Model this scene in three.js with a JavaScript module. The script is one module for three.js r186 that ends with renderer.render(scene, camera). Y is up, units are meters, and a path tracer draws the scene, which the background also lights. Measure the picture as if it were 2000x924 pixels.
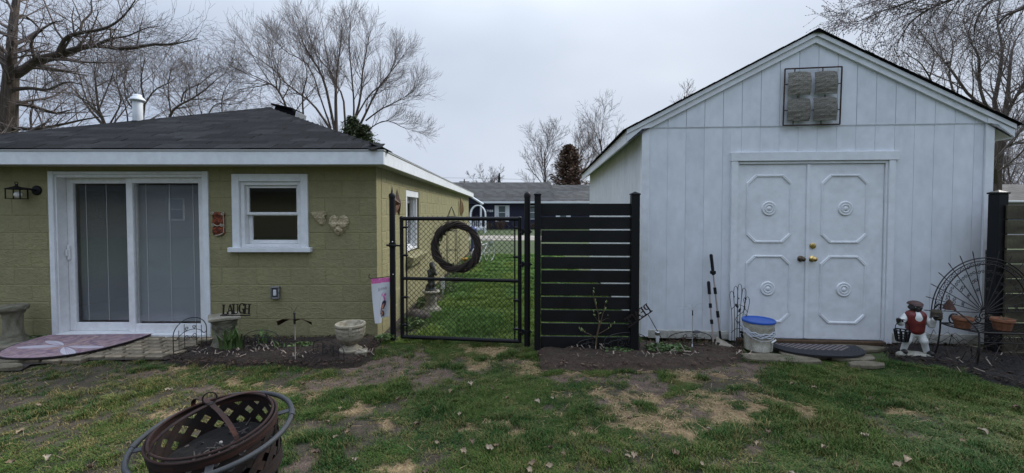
import * as THREE from 'three';
import { mergeGeometries } from 'three/addons/utils/BufferGeometryUtils.js';
import { FontLoader } from 'three/addons/loaders/FontLoader.js';
import { TextGeometry } from 'three/addons/geometries/TextGeometry.js';

// ---------- camera, sky, sun, exposure ----------
const scene = new THREE.Scene();
const FPX = 850, PITCH = 1.6 * Math.PI / 180, EYE = 1.5;
const camera = new THREE.PerspectiveCamera(2 * Math.atan(462 / FPX) * 180 / Math.PI, 2000 / 924, 0.05, 400);
camera.position.set(0, EYE, 0);
camera.rotation.x = -PITCH;
camera.setViewOffset(2000, 924, 0, 25, 2000, 924);
camera.updateProjectionMatrix();
const renderer = new THREE.WebGLRenderer({ antialias: true });
renderer.toneMapping = THREE.LinearToneMapping;
renderer.toneMappingExposure = 1.9;
renderer.shadowMap.enabled = true;
renderer.setSize(1024, 473);

function rng(seed) { let a = seed >>> 0; return () => { a = (a + 0x6D2B79F5) | 0; let t = Math.imul(a ^ (a >>> 15), 1 | a); t = (t + Math.imul(t ^ (t >>> 7), 61 | t)) ^ t; return ((t ^ (t >>> 14)) >>> 0) / 4294967296; }; }
const lerp = (a, b, t) => a + (b - a) * t, clamp = (x, a = 0, b = 1) => Math.min(b, Math.max(a, x));
const smooth = (a, b, x) => { const t = clamp((x - a) / (b - a)); return t * t * (3 - 2 * t); };
const hash2 = (x, y, s = 0) => { let h = Math.imul(x | 0, 374761393) + Math.imul(y | 0, 668265263) + Math.imul(s | 0, 1442695041); h = Math.imul(h ^ (h >>> 13), 1274126177); return ((h ^ (h >>> 16)) >>> 0) / 4294967296; };
// value noise; per > 0 makes it tile
function vn(x, y, s = 0, per = 0) {
  const xi = Math.floor(x), yi = Math.floor(y), fx = x - xi, fy = y - yi, u = fx * fx * (3 - 2 * fx), v = fy * fy * (3 - 2 * fy);
  const w = (a) => per ? ((a % per) + per) % per : a;
  return lerp(lerp(hash2(w(xi), w(yi), s), hash2(w(xi + 1), w(yi), s), u), lerp(hash2(w(xi), w(yi + 1), s), hash2(w(xi + 1), w(yi + 1), s), u), v);
}
function fbm(x, y, s = 0, oct = 4, per = 0) { let a = .5, r = 0, t = 0; for (let i = 0; i < oct; i++) { r += a * vn(x, y, s + i * 17, per); t += a; x *= 2; y *= 2; per *= 2; a *= .5; } return r / t; }

{ // overcast sky, brighter round the hidden sun behind the scene
  const W = 512, H = 256, data = new Float32Array(W * H * 4), sd = new THREE.Vector3(.34, .62, -.86).normalize();
  for (let j = 0; j < H; j++) for (let i = 0; i < W; i++) {
    const el = ((j + .5) / H - .5) * Math.PI, ph = ((i + .5) / W - .5) * 2 * Math.PI;
    const x = Math.cos(el) * Math.cos(ph), y = Math.sin(el), z = Math.cos(el) * Math.sin(ph);
    const g = x * sd.x + y * sd.y + z * sd.z, glow = Math.pow(clamp(.5 + .5 * g), 4);
    const c = (fbm(x * 3.2 + 9, z * 3.2 + y * 6 + 4, 3, 5) - .5) * .24 + (fbm(x * 9 + 2, z * 9 + y * 15, 8, 4) - .5) * .07;
    const hz = Math.exp(-Math.max(0, y) * 3.8);
    const zen = 1 + 1.9 * smooth(.3, .95, y); // overcast sky brightened towards the zenith, to throw more light on the fronts
    let r = (.375 + .185 * glow + .05 * hz * glow + c * .7) * zen, gg = (.435 + .175 * glow + .03 * hz * glow + c * .66) * zen, b = (.54 + .14 * glow + c * .55) * zen;
    if (y < 0) { const t = smooth(0, -.25, y); r = lerp(r, .06, t); gg = lerp(gg, .065, t); b = lerp(b, .05, t); }
    const k = (j * W + i) * 4; data[k] = r * .645; data[k + 1] = gg * .66; data[k + 2] = b * .69; data[k + 3] = 1;
  }
  const t = new THREE.DataTexture(data, W, H, THREE.RGBAFormat, THREE.FloatType);
  t.mapping = THREE.EquirectangularReflectionMapping; t.magFilter = THREE.LinearFilter; t.minFilter = THREE.LinearFilter; t.wrapS = THREE.RepeatWrapping; t.needsUpdate = true;
  scene.background = t; scene.environment = t;
}
const sun = new THREE.DirectionalLight(new THREE.Color().setRGB(1, .97, .92), 1.5);
sun.position.set(27.2, 24.8, -23); sun.target.position.set(0, 0, -5); scene.add(sun, sun.target);
sun.castShadow = true; sun.shadow.radius = 30; sun.shadow.mapSize.set(2048, 2048);
Object.assign(sun.shadow.camera, { left: -14, right: 14, top: 14, bottom: -14, near: 1, far: 90 });

// ---------- helpers ----------
const V = (x, y, z) => new THREE.Vector3(x, y, z);
// a place in the yard: the point of the sight line through (px, py) of the 2000 x 924 survey photograph that lies d metres away in -z
function at(px, py, d) {
  const a = px - 1000, b = -(py - 437), c = -FPX, cs = Math.cos(PITCH), sn = Math.sin(PITCH);
  const y = b * cs + c * sn, z = -b * sn + c * cs;
  const k = d / -z; return V(a * k, EYE + y * k, -d);
}
function onGround(px, py, Y = 0) { const p = at(px, py, 1); const k = (EYE - Y) / (EYE - p.y); return V(p.x * k, Y, -k); }
const gd = (py) => -onGround(1000, py).z;

function polyGeo(polys, center) { // flat faces, outward from center, uv in metres
  const pos = [], nor = [], uv = [], a = V(0, 0, 0), b = V(0, 0, 0), n = V(0, 0, 0), m = V(0, 0, 0);
  for (let p of polys) {
    m.set(0, 0, 0); for (const q of p) { m.x += q[0]; m.y += q[1]; m.z += q[2]; } m.multiplyScalar(1 / p.length);
    n.set(0, 0, 0); for (let i = 0; i < p.length; i++) { const q = p[i], r = p[(i + 1) % p.length]; n.x += (q[1] - r[1]) * (q[2] + r[2]); n.y += (q[2] - r[2]) * (q[0] + r[0]); n.z += (q[0] - r[0]) * (q[1] + r[1]); }
    n.normalize();
    if (center && n.x * (m.x - center[0]) + n.y * (m.y - center[1]) + n.z * (m.z - center[2]) < 0) { n.negate(); p = p.slice().reverse(); }
    const ax = Math.abs(n.x), ay = Math.abs(n.y), az = Math.abs(n.z);
    for (let i = 1; i < p.length - 1; i++) for (const q of [p[0], p[i], p[i + 1]]) { pos.push(...q); nor.push(n.x, n.y, n.z); uv.push(...(ax > ay && ax > az ? [q[2], q[1]] : ay > az ? [q[0], q[2]] : [q[0], q[1]])); }
  }
  const g = new THREE.BufferGeometry();
  g.setAttribute('position', new THREE.Float32BufferAttribute(pos, 3)); g.setAttribute('normal', new THREE.Float32BufferAttribute(nor, 3)); g.setAttribute('uv', new THREE.Float32BufferAttribute(uv, 2));
  return g;
}
function cbox(x0, x1, y0, y1, z0, z1, b = .003) { // chamfered box
  b = Math.min(b, (x1 - x0) * .4, (y1 - y0) * .4, (z1 - z0) * .4);
  const X = [x0, x1], Y = [y0, y1], Z = [z0, z1], s = (k) => k ? -b : b;
  const vx = (i, j, k) => [X[i], Y[j] + s(j), Z[k] + s(k)], vy = (i, j, k) => [X[i] + s(i), Y[j], Z[k] + s(k)], vz = (i, j, k) => [X[i] + s(i), Y[j] + s(j), Z[k]];
  const P = [];
  for (const e of [0, 1]) { P.push([vx(e, 0, 0), vx(e, 1, 0), vx(e, 1, 1), vx(e, 0, 1)], [vy(0, e, 0), vy(1, e, 0), vy(1, e, 1), vy(0, e, 1)], [vz(0, 0, e), vz(1, 0, e), vz(1, 1, e), vz(0, 1, e)]); }
  for (const i of [0, 1]) for (const j of [0, 1]) { P.push([vx(i, j, 0), vx(i, j, 1), vy(i, j, 1), vy(i, j, 0)], [vy(0, i, j), vy(1, i, j), vz(1, i, j), vz(0, i, j)], [vx(i, 0, j), vx(i, 1, j), vz(i, 1, j), vz(i, 0, j)]); }
  for (const i of [0, 1]) for (const j of [0, 1]) for (const k of [0, 1]) P.push([vx(i, j, k), vy(i, j, k), vz(i, j, k)]);
  return polyGeo(P, [(x0 + x1) / 2, (y0 + y1) / 2, (z0 + z1) / 2]);
}
function prism(pts, z0, z1, holes) { // outline in x, y pushed from z0 to z1
  const sh = new THREE.Shape(pts.map(p => new THREE.Vector2(p[0], p[1])));
  for (const h of holes || []) sh.holes.push(new THREE.Path(h.map(p => new THREE.Vector2(p[0], p[1]))));
  const g = new THREE.ExtrudeGeometry(sh, { depth: z1 - z0, bevelEnabled: false }); g.translate(0, 0, z0); return g;
}
function clean(g) { const q = g.index ? g.toNonIndexed() : g; for (const k of Object.keys(q.attributes)) if (!['position', 'normal', 'uv'].includes(k)) q.deleteAttribute(k); if (!q.attributes.uv) q.setAttribute('uv', new THREE.Float32BufferAttribute(new Float32Array(q.attributes.position.count * 2), 2)); return q; }
const mg = (l) => mergeGeometries(l.map(clean));
const rod = (a, b, r0, r1 = r0, n = 8) => { const d = b.clone().sub(a), g = new THREE.CylinderGeometry(r1, r0, d.length(), n, 1); g.translate(0, d.length() / 2, 0); g.applyQuaternion(new THREE.Quaternion().setFromUnitVectors(V(0, 1, 0), d.normalize())); g.translate(a.x, a.y, a.z); return g; };
const tube = (pts, r, closed = false, seg = 0, n = 6) => new THREE.TubeGeometry(new THREE.CatmullRomCurve3(pts, closed, 'centripetal'), seg || pts.length * 4, r, n, closed);
const lathe = (prof, seg = 28) => new THREE.LatheGeometry(prof.map(p => new THREE.Vector2(p[0], p[1])), seg);
const ball = (x, y, z, r, w = 10, h = 8) => { const g = new THREE.SphereGeometry(r, w, h); g.translate(x, y, z); return g; };
const cyl = (x, y, z, r0, r1, h, n = 16) => { const g = new THREE.CylinderGeometry(r1, r0, h, n); g.translate(x, y + h / 2, z); return g; };
const taken = {};
function numbered(n) { const k = taken[n] = (taken[n] ?? -1) + 1; return k ? n + '_' + String(k).padStart(3, '0') : n; }
function mesh(name, g, m, parent, x = 0, y = 0, z = 0) { const o = new THREE.Mesh(g, m); o.name = name; o.castShadow = o.receiveShadow = true; o.position.set(x, y, z); if (parent) parent.add(o); return o; }
function part(name, list, m, parent, label) { const o = mesh(name, Array.isArray(list) ? (list.length > 1 ? mg(list) : list[0]) : list, m, parent); if (label) o.userData.label = label; return o; }
function tag(o, label, category, group) { o.userData.label = label; o.userData.category = category; if (group) o.userData.group = group; return o; }
function thing(name, label, category, p = [0, 0, 0], turn = 0, group) { const o = new THREE.Group(); o.name = numbered(name); o.position.set(...(p.isVector3 ? [p.x, p.y, p.z] : p)); o.rotation.y = turn; scene.add(o); return tag(o, label, category, group); }
function one(name, list, m, label, category, p = [0, 0, 0], turn = 0, group) { const o = part(numbered(name), list, m, scene); o.position.set(...(p.isVector3 ? [p.x, p.y, p.z] : p)); o.rotation.y = turn; return tag(o, label, category, group); }
function structure(name, g, m) { const o = mesh(name, g, m, scene); o.userData.kind = 'structure'; return o; }
function stuff(o) { o.userData.kind = 'stuff'; return o; }
function group(name, parent) { const o = new THREE.Group(); o.name = name; parent.add(o); return o; }

// smooth-joined tapered capsules meshed with surface nets
function blob(prims, cell, k = .02, noise) {
  let lo = [1e9, 1e9, 1e9], hi = [-1e9, -1e9, -1e9];
  for (const p of prims) for (const [q, r] of [[p[0], p[2]], [p[1], p[3]]]) for (let i = 0; i < 3; i++) { lo[i] = Math.min(lo[i], q[i] - r); hi[i] = Math.max(hi[i], q[i] + r); }
  lo = lo.map(v => v - 3 * cell); const N = hi.map((v, i) => Math.ceil((v + 3 * cell - lo[i]) / cell) + 1);
  const f = new Float32Array(N[0] * N[1] * N[2]), id = (i, j, l) => i + N[0] * (j + N[1] * l);
  const sd = (x, y, z) => { let r = 1e9; for (const [a, b, ra, rb] of prims) { const bx = b[0] - a[0], by = b[1] - a[1], bz = b[2] - a[2], px = x - a[0], py = y - a[1], pz = z - a[2], L = bx * bx + by * by + bz * bz; const h = L ? clamp((px * bx + py * by + pz * bz) / L) : 0; const d = Math.hypot(px - bx * h, py - by * h, pz - bz * h) - lerp(ra, rb, h); const m = Math.max(k - Math.abs(r - d), 0) / k; r = Math.min(r, d) - m * m * k * .25; } return noise ? r + noise(x, y, z) : r; };
  for (let l = 0; l < N[2]; l++) for (let j = 0; j < N[1]; j++) for (let i = 0; i < N[0]; i++) f[id(i, j, l)] = sd(lo[0] + i * cell, lo[1] + j * cell, lo[2] + l * cell);
  const vid = new Int32Array(f.length).fill(-1), P = [], I = [];
  for (let l = 0; l < N[2] - 1; l++) for (let j = 0; j < N[1] - 1; j++) for (let i = 0; i < N[0] - 1; i++) {
    let c = 0, x = 0, y = 0, z = 0;
    for (let e = 0; e < 12; e++) {
      const ax = e >> 2, u = e & 1, v = (e >> 1) & 1, A = [0, 0, 0]; A[(ax + 1) % 3] = u; A[(ax + 2) % 3] = v; const B = A.slice(); B[ax] = 1;
      const fa = f[id(i + A[0], j + A[1], l + A[2])], fb = f[id(i + B[0], j + B[1], l + B[2])];
      if ((fa < 0) !== (fb < 0)) { const t = fa / (fa - fb); x += lerp(A[0], B[0], t); y += lerp(A[1], B[1], t); z += lerp(A[2], B[2], t); c++; }
    }
    if (c) { vid[id(i, j, l)] = P.length / 3; P.push(lo[0] + (i + x / c) * cell, lo[1] + (j + y / c) * cell, lo[2] + (l + z / c) * cell); }
  }
  for (let l = 1; l < N[2] - 1; l++) for (let j = 1; j < N[1] - 1; j++) for (let i = 1; i < N[0] - 1; i++) {
    const s0 = f[id(i, j, l)] < 0;
    const q = (a, b, c, d, flip) => { if (flip) I.push(a, c, b, a, d, c); else I.push(a, b, c, a, c, d); };
    if (s0 !== f[id(i + 1, j, l)] < 0) q(vid[id(i, j - 1, l - 1)], vid[id(i, j, l - 1)], vid[id(i, j, l)], vid[id(i, j - 1, l)], !s0);
    if (s0 !== f[id(i, j + 1, l)] < 0) q(vid[id(i - 1, j, l - 1)], vid[id(i - 1, j, l)], vid[id(i, j, l)], vid[id(i, j, l - 1)], !s0);
    if (s0 !== f[id(i, j, l + 1)] < 0) q(vid[id(i - 1, j - 1, l)], vid[id(i, j - 1, l)], vid[id(i, j, l)], vid[id(i - 1, j, l)], !s0);
  }
  const g = new THREE.BufferGeometry(); g.setAttribute('position', new THREE.Float32BufferAttribute(P, 3)); g.setIndex(I); g.computeVertexNormals();
  const uv = new Float32Array(P.length / 3 * 2); for (let i = 0; i < P.length / 3; i++) { uv[2 * i] = P[3 * i] + P[3 * i + 2] * .7; uv[2 * i + 1] = P[3 * i + 1]; }
  g.setAttribute('uv', new THREE.Float32BufferAttribute(uv, 2)); return g;
}

// ---------- textures: the grain of materials ----------
const texCache = {};
function dtex(key, n, f, srgb) { // f(u, v) -> grey or [r, g, b], 0..1
  if (texCache[key]) return texCache[key];
  const d = new Uint8Array(n * n * 4);
  for (let j = 0; j < n; j++) for (let i = 0; i < n; i++) { const c = f(i / n, j / n), k = (j * n + i) * 4; for (let q = 0; q < 3; q++) d[k + q] = clamp(Array.isArray(c) ? c[q] : c) * 255; d[k + 3] = 255; }
  const t = new THREE.DataTexture(d, n, n, THREE.RGBAFormat); t.wrapS = t.wrapT = THREE.RepeatWrapping; t.magFilter = THREE.LinearFilter; t.minFilter = THREE.LinearMipmapLinearFilter; t.generateMipmaps = true;
  if (srgb) t.colorSpace = THREE.SRGBColorSpace; t.needsUpdate = true; return texCache[key] = t;
}
function rep(t, x, y = x) { const c = t.clone(); c.repeat.set(x, y); c.needsUpdate = true; return c; }
const T_speck = dtex('speck', 512, (u, v) => .35 * fbm(u * 8, v * 8, 1, 4, 8) + .65 * fbm(u * 64, v * 64, 2, 3, 64));
const T_block = dtex('block', 512, (u, v) => .5 * fbm(u * 10, v * 14, 5, 4, 0) * 1 + .35 * Math.pow(fbm(u * 40, v * 60, 6, 3), 2) + .15 * vn(u * 220, v * 220, 7));
const T_woodV = dtex('woodV', 512, (u, v) => clamp(.55 * fbm(u * 60, v * 4, 11, 4) + .45 * fbm(u * 150, v * 12, 12, 3)));
const mottle = (key, lo, hi, s, a = 6, b = 40, w = .5) => dtex(key, 512, (u, v) => { const t = clamp(w * (fbm(u * a, v * a, s, 4, a) * 2 - .5) + (1 - w) * (fbm(u * b, v * b, s + 5, 3, b) * 1.6 - .3)); return lo.map((c, i) => lerp(c, hi[i], t)); }, true);
const T_mott = mottle('mott', [.90, .90, .895], [1, 1, 1], 31);          // light paint weathering
const T_paint = mottle('paint', [.80, .79, .76], [1.0, 1.0, 1.0], 37, 7, 50, .55);
const T_stain = mottle('stain', [.62, .60, .54], [1, .99, .96], 41, 5, 60, .6);
const T_rust = mottle('rustmap', [.30, .20, .16], [1, .78, .62], 51, 5, 30, .6);
const T_soil = mottle('soilmap', [.55, .52, .50], [1, 1, 1], 61, 12, 96, .35);
const T_bark = dtex('bark', 256, (u, v) => { const t = fbm(u * 14, v * 5, 71, 4); return [.55 + .45 * t, .52 + .45 * t, .48 + .46 * t]; }, true);
const std = (r, g, b, rough = .8, o = {}) => { const m = new THREE.MeshStandardMaterial({ roughness: rough, side: THREE.DoubleSide, ...o }); m.color.setRGB(r, g, b); return m; };
const phys = (r, g, b, rough, spec, o = {}) => { const m = new THREE.MeshPhysicalMaterial({ roughness: rough, specularIntensity: spec, side: THREE.DoubleSide, ...o }); m.color.setRGB(r, g, b); return m; };
const M = {
  olive: std(.268, .243, .120, .78, { map: rep(T_mott, .9), bumpMap: rep(T_block, 1.1, 1.1), bumpScale: .012 }),
  olive2: std(.261, .238, .119, .8, { map: rep(T_mott, .7), bumpMap: rep(T_block, 1.3, .9), bumpScale: .013 }),
  olive3: std(.275, .248, .122, .78, { map: rep(T_mott, 1.1), bumpMap: rep(T_block, .9, 1.2), bumpScale: .014 }),
  mortar: std(.265, .239, .118, .88, { map: rep(T_mott, 1.3), bumpMap: rep(T_speck, 3), bumpScale: .004 }),
  white: std(.77, .785, .80, .55, { map: rep(T_mott, .45), bumpMap: rep(T_speck, 1.5), bumpScale: .0012 }),
  vinyl: std(.80, .80, .80, .38, { map: rep(T_mott, .6) }),
  siding: std(.745, .77, .80, .6, { map: rep(T_mott, .35, .22), bumpMap: rep(T_woodV, 1.5, .5), bumpScale: .0022 }),
  siding2: std(.715, .74, .775, .62, { map: rep(T_mott, .4, .3), bumpMap: rep(T_woodV, 1.2, .6), bumpScale: .0026 }),
  skirt: std(.66, .67, .66, .7, { map: rep(T_stain, .8), bumpMap: rep(T_woodV, 1.2, .5), bumpScale: .002 }),
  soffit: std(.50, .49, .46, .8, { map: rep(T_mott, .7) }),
  black: phys(.007, .007, .008, .5, .45, { bumpMap: rep(T_speck, 6), bumpScale: .0004 }),
  blackMat: std(.013, .013, .014, .62, { map: rep(T_stain, 2), bumpMap: rep(T_speck, 4), bumpScale: .0006 }),
  fenceBlack: phys(.011, .011, .013, .55, .5, { map: rep(T_stain, 1.2), bumpMap: rep(T_speck, 2), bumpScale: .0006 }),
  wire: std(.018, .017, .016, .5),
  rustWire: std(.055, .030, .020, .85, { map: rep(T_rust, 4) }),
  rust: std(.068, .031, .020, .88, { map: rep(T_rust, 2.2), bumpMap: rep(T_speck, 6), bumpScale: .002 }),
  rustDark: std(.030, .019, .015, .85, { map: rep(T_rust, 2.5), bumpMap: rep(T_speck, 6), bumpScale: .002 }),
  concrete: std(.42, .395, .34, .92, { map: rep(T_stain, 2.4), bumpMap: rep(T_speck, 5), bumpScale: .004 }),
  oldConcrete: std(.27, .26, .205, .94, { map: rep(T_stain, 3), bumpMap: rep(T_speck, 5), bumpScale: .006 }),
  paver: [0, 1, 2].map(i => std(.31 + .04 * i, .262 + .03 * i, .20 + .02 * i, .93, { map: rep(T_stain, 3 + i), bumpMap: rep(T_speck, 5), bumpScale: .003 })),
  flag: std(.27, .24, .185, .93, { map: rep(T_stain, 2), bumpMap: rep(T_speck, 3), bumpScale: .006 }),
  glass: new THREE.MeshPhysicalMaterial({ color: 0xffffff, roughness: .015, transmission: 1, thickness: 0, ior: 1.5, side: THREE.DoubleSide }),
  dark: std(.03, .03, .03, .9), room: std(.34, .33, .31, .9),
  slat: std(.34, .365, .38, .6), cord: std(.6, .6, .6, .8),
  shingle: [0, 1, 2, 3].map(i => phys([.004, .009, .015, .026][i], [.0042, .0093, .0155, .0268][i], [.006, .012, .020, .033][i], .97, .45, { map: rep(T_stain, 2 + i * .4), bumpMap: rep(T_speck, 8), bumpScale: .002 })),
  terracotta: std(.29, .118, .062, .85, { map: rep(T_stain, 4), bumpMap: rep(T_speck, 6), bumpScale: .0015 }),
  brass: std(.62, .44, .17, .28, { metalness: 1 }), bronze: std(.10, .075, .05, .4, { metalness: .8 }), steel: std(.55, .55, .56, .35, { metalness: 1 }),
};
console.log('helpers ready');
// ---------- ground ----------
// worn places of the lawn as surveyed: [px, py, half width px, half height px], turned to metres on the ground
const toPatch = ([px, py, rx, ry]) => { const p = onGround(px, py), d = -p.z; return [p.x, d, rx * d / FPX, ry * d * d / (EYE * FPX)]; };
const DIRT = [[745, 722, 82, 28], [668, 745, 90, 12], [840, 738, 40, 22], [815, 700, 28, 14], [1400, 720, 110, 13], [1330, 792, 60, 22], [1130, 738, 75, 7], [1270, 752, 50, 10], [600, 905, 40, 18], [1490, 890, 20, 14], [1590, 905, 20, 8], [1230, 740, 60, 8], [1190, 780, 36, 12], [1440, 775, 60, 10], [280, 730, 70, 7], [420, 760, 50, 6]].map(toPatch);
const STRAW = [[942, 688, 42, 22], [935, 706, 22, 16], [1022, 713, 32, 10], [1040, 728, 30, 6], [1285, 826, 60, 26], [1200, 815, 24, 22], [1215, 790, 16, 26], [1330, 812, 55, 26], [1420, 800, 85, 20], [1560, 802, 34, 12], [1765, 809, 42, 8], [965, 818, 22, 12], [1080, 813, 15, 8], [370, 803, 55, 10], [352, 722, 22, 6], [770, 912, 24, 12], [738, 826, 16, 7], [1395, 731, 16, 7], [1472, 744, 18, 7], [1690, 916, 34, 10], [565, 765, 60, 12], [1125, 845, 12, 12], [1160, 840, 14, 16], [905, 836, 30, 8], [1270, 725, 40, 6], [1330, 735, 26, 8], [1100, 770, 22, 6], [1250, 770, 26, 14], [1380, 770, 40, 8], [1120, 732, 30, 6], [860, 795, 16, 5], [1010, 838, 20, 8], [1240, 870, 12, 8], [700, 800, 30, 7], [480, 745, 40, 7], [1500, 780, 26, 7], [1180, 760, 30, 8]].map(toPatch);
function patch(list, x, d) { const wx = x + (fbm(x * 5, d * 5, 3, 3) - .5) * .3, wd = d + (fbm(x * 5 + 40, d * 5, 4, 3) - .5) * .3; let m = 0; for (const [cx, cd, rx, rd] of list) { const ex = (wx - cx) / rx, ed = (wd - cd) / rd, q = ex * ex + ed * ed; if (q < 2.2) m = Math.max(m, 1 - smooth(.75, 1.35, q + (fbm(x * 26, d * 26, 9, 2) - .5) * .9)); } return m; }
const STRAWM = (x, d) => { const m = patch(STRAW, x, d); return m ? m * smooth(.34, .5, fbm(x * 7, d * 7, 77, 3) + .08) : 0; };
const houseSide = (x, d) => d > 5.0 ? smooth(-1.05, -1.35, x + (fbm(x * 4, d * 2, 8, 3) - .5) * .5) : 0; // bare bed strip along the side wall
function thin(x, d) { return smooth(-1.2, -2.3, x + (d - 3.2) * .5 + (fbm(x * 1.3, d * 1.3, 14, 3) - .5) * 2) * smooth(2.2, 3.1, d) * smooth(5.4, 4.8, d); } // tired turf towards the patio
function lie(x, d) { // height of the earth
  return (fbm(x * 1.1 + 7, d * 1.1, 21, 3) - .5) * .035 + (fbm(x * 6, d * 6, 22, 3) - .5) * .016 * (d < 9 ? 1 : 0) - .006;
}
const beyondFence = (x, d) => d > 4.97 - .16 * (x + 1.3); // the other lawn starts at the gate line
function turf(x, d) { // share of ground that grows grass, 0..1
  const n = fbm(x * 2.1, d * 2.1, 31, 4), n2 = fbm(x * 7, d * 7, 32, 3);
  let g = smooth(.34, .62, n * .6 + n2 * .5);
  g = lerp(g, smooth(.46, .76, n * .5 + n2 * .55), .85 * thin(x, d));
  if (beyondFence(x, d)) g = lerp(.75, 1, n);
  return g * (1 - .93 * Math.max(patch(DIRT, x, d), STRAWM(x, d))) * (1 - .9 * houseSide(x, d));
}
{
  const xs = [], ds = [];
  const fill = (arr, stops) => { for (let i = 0; i < stops.length - 1; i++) { const [a, st] = stops[i], b = stops[i + 1][0]; const n = Math.max(1, Math.round((b - a) / st)); for (let k = 0; k < n; k++) arr.push(a + (b - a) * k / n); } arr.push(stops[stops.length - 1][0]); };
  fill(xs, [[-120, 20], [-20, 2], [-8, .3], [-6.2, .045], [6.2, .3], [8, 2], [20, 20], [120, 1]]);
  fill(ds, [[-60, 10], [-10, 1], [0, .2], [1.2, .04], [6.5, .1], [12, .4], [20, 3], [50, 20], [200, 1]]);
  const pos = [], col = [], uv = [], idx = [], A = [.10, .073, .047], S = [.50, .35, .175], D = [.175, .122, .088], G = [.034, .050, .017], G2 = [.085, .145, .030];
  const T = [.092, .074, .040];
  for (let j = 0; j < ds.length; j++) for (let i = 0; i < xs.length; i++) {
    const x = xs[i], d = ds[j], near = d > 0 && d < 20 && Math.abs(x) < 9;
    let y = near ? lie(x, d) : -.006; let c;
    if (near) {
      const t = turf(x, d), st = STRAWM(x, d), di = patch(DIRT, x, d), n = fbm(x * 9, d * 9, 41, 3);
      const base = T.map((v, k) => lerp(v, A[k], smooth(.4, .65, n)));
      c = base.map((v, k) => lerp(v, (beyondFence(x, d) ? G2 : G)[k], t * .85));
      c = c.map((v, k) => lerp(v, D[k], di)); c = c.map((v, k) => lerp(v, lerp(S[k], T[k], n * .5), st * (.75 + .25 * n)));
      const hs = houseSide(x, d); c = c.map((v, k) => lerp(v, [.075, .055, .042][k], hs));
    } else c = G2.map((v, k) => lerp(T[k], v, .8));
    pos.push(x, y, -d); col.push(...c); uv.push(x, d);
  }
  const W = xs.length;
  for (let j = 0; j < ds.length - 1; j++) for (let i = 0; i < W - 1; i++) { const a = j * W + i; idx.push(a, a + 1, a + W, a + 1, a + W + 1, a + W); }
  const g = new THREE.BufferGeometry(); g.setAttribute('position', new THREE.Float32BufferAttribute(pos, 3)); g.setAttribute('color', new THREE.Float32BufferAttribute(col, 3)); g.setAttribute('uv', new THREE.Float32BufferAttribute(uv, 2)); g.setIndex(idx); g.computeVertexNormals();
  structure('lawn', g, std(1, 1, 1, .96, { vertexColors: true, map: rep(T_soil, 1.1), bumpMap: rep(T_speck, 2.3), bumpScale: .012 }));
}
// inside the beds, the buildings and the paving no grass grows
const SHED_A = 4.3 * Math.PI / 180, SHED = { x: 3.368, d: 4.885 };
const inShed = (x, d) => { const ux = x - SHED.x, uz = -(d - SHED.d), c = Math.cos(SHED_A), s = Math.sin(SHED_A); const u = ux * c + uz * s, w = -ux * s + uz * c; return Math.abs(u) < 1.9 && w < .02; };
function polyIn(P, x, d) { let c = false; for (let i = 0, j = P.length - 1; i < P.length; j = i++) if ((P[i][1] > d) !== (P[j][1] > d) && x < (P[j][0] - P[i][0]) * (d - P[i][1]) / (P[j][1] - P[i][1]) + P[i][0]) c = !c; return c; }
const pg = (l) => l.map(([px, py]) => { const p = onGround(px, py); return [p.x, -p.z]; });
const BED1 = [...pg([[318, 708], [360, 716], [470, 719], [560, 719], [640, 720], [700, 716], [728, 700]]), [-1.52, 5.07], [-3.45, 5.07], [-3.45, 4.6]];
const BED2 = [...pg([[1056, 724], [1140, 725], [1250, 723], [1330, 721], [1420, 716], [1452, 704]]), [2.62, 4.86], [2.4, 4.92], [1.5, 4.98], [1.1, 4.9], [.24, 4.9]];
const BED3 = [...pg([[1740, 706], [1830, 716], [1880, 730], [1940, 748], [2040, 766]]), [6.2, 3.9], [6.2, 4.8], [5.2, 4.7], [4.2, 4.82], [4.05, 4.75]];
const PATIO = [[-7.2, 5.08], [-3.42, 5.08], ...pg([[330, 704], [170, 706], [60, 714], [40, 726], [-60, 730]]), [-7.2, 4.1]];
const bare = (x, d) => polyIn(BED1, x, d) || polyIn(BED2, x, d) || polyIn(BED3, x, d) || polyIn(PATIO, x, d) || inShed(x, d) || (x < -1.57 && d > 5.07) || (x > 2.68 && x < 4.15 && d > gd(706));
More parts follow.
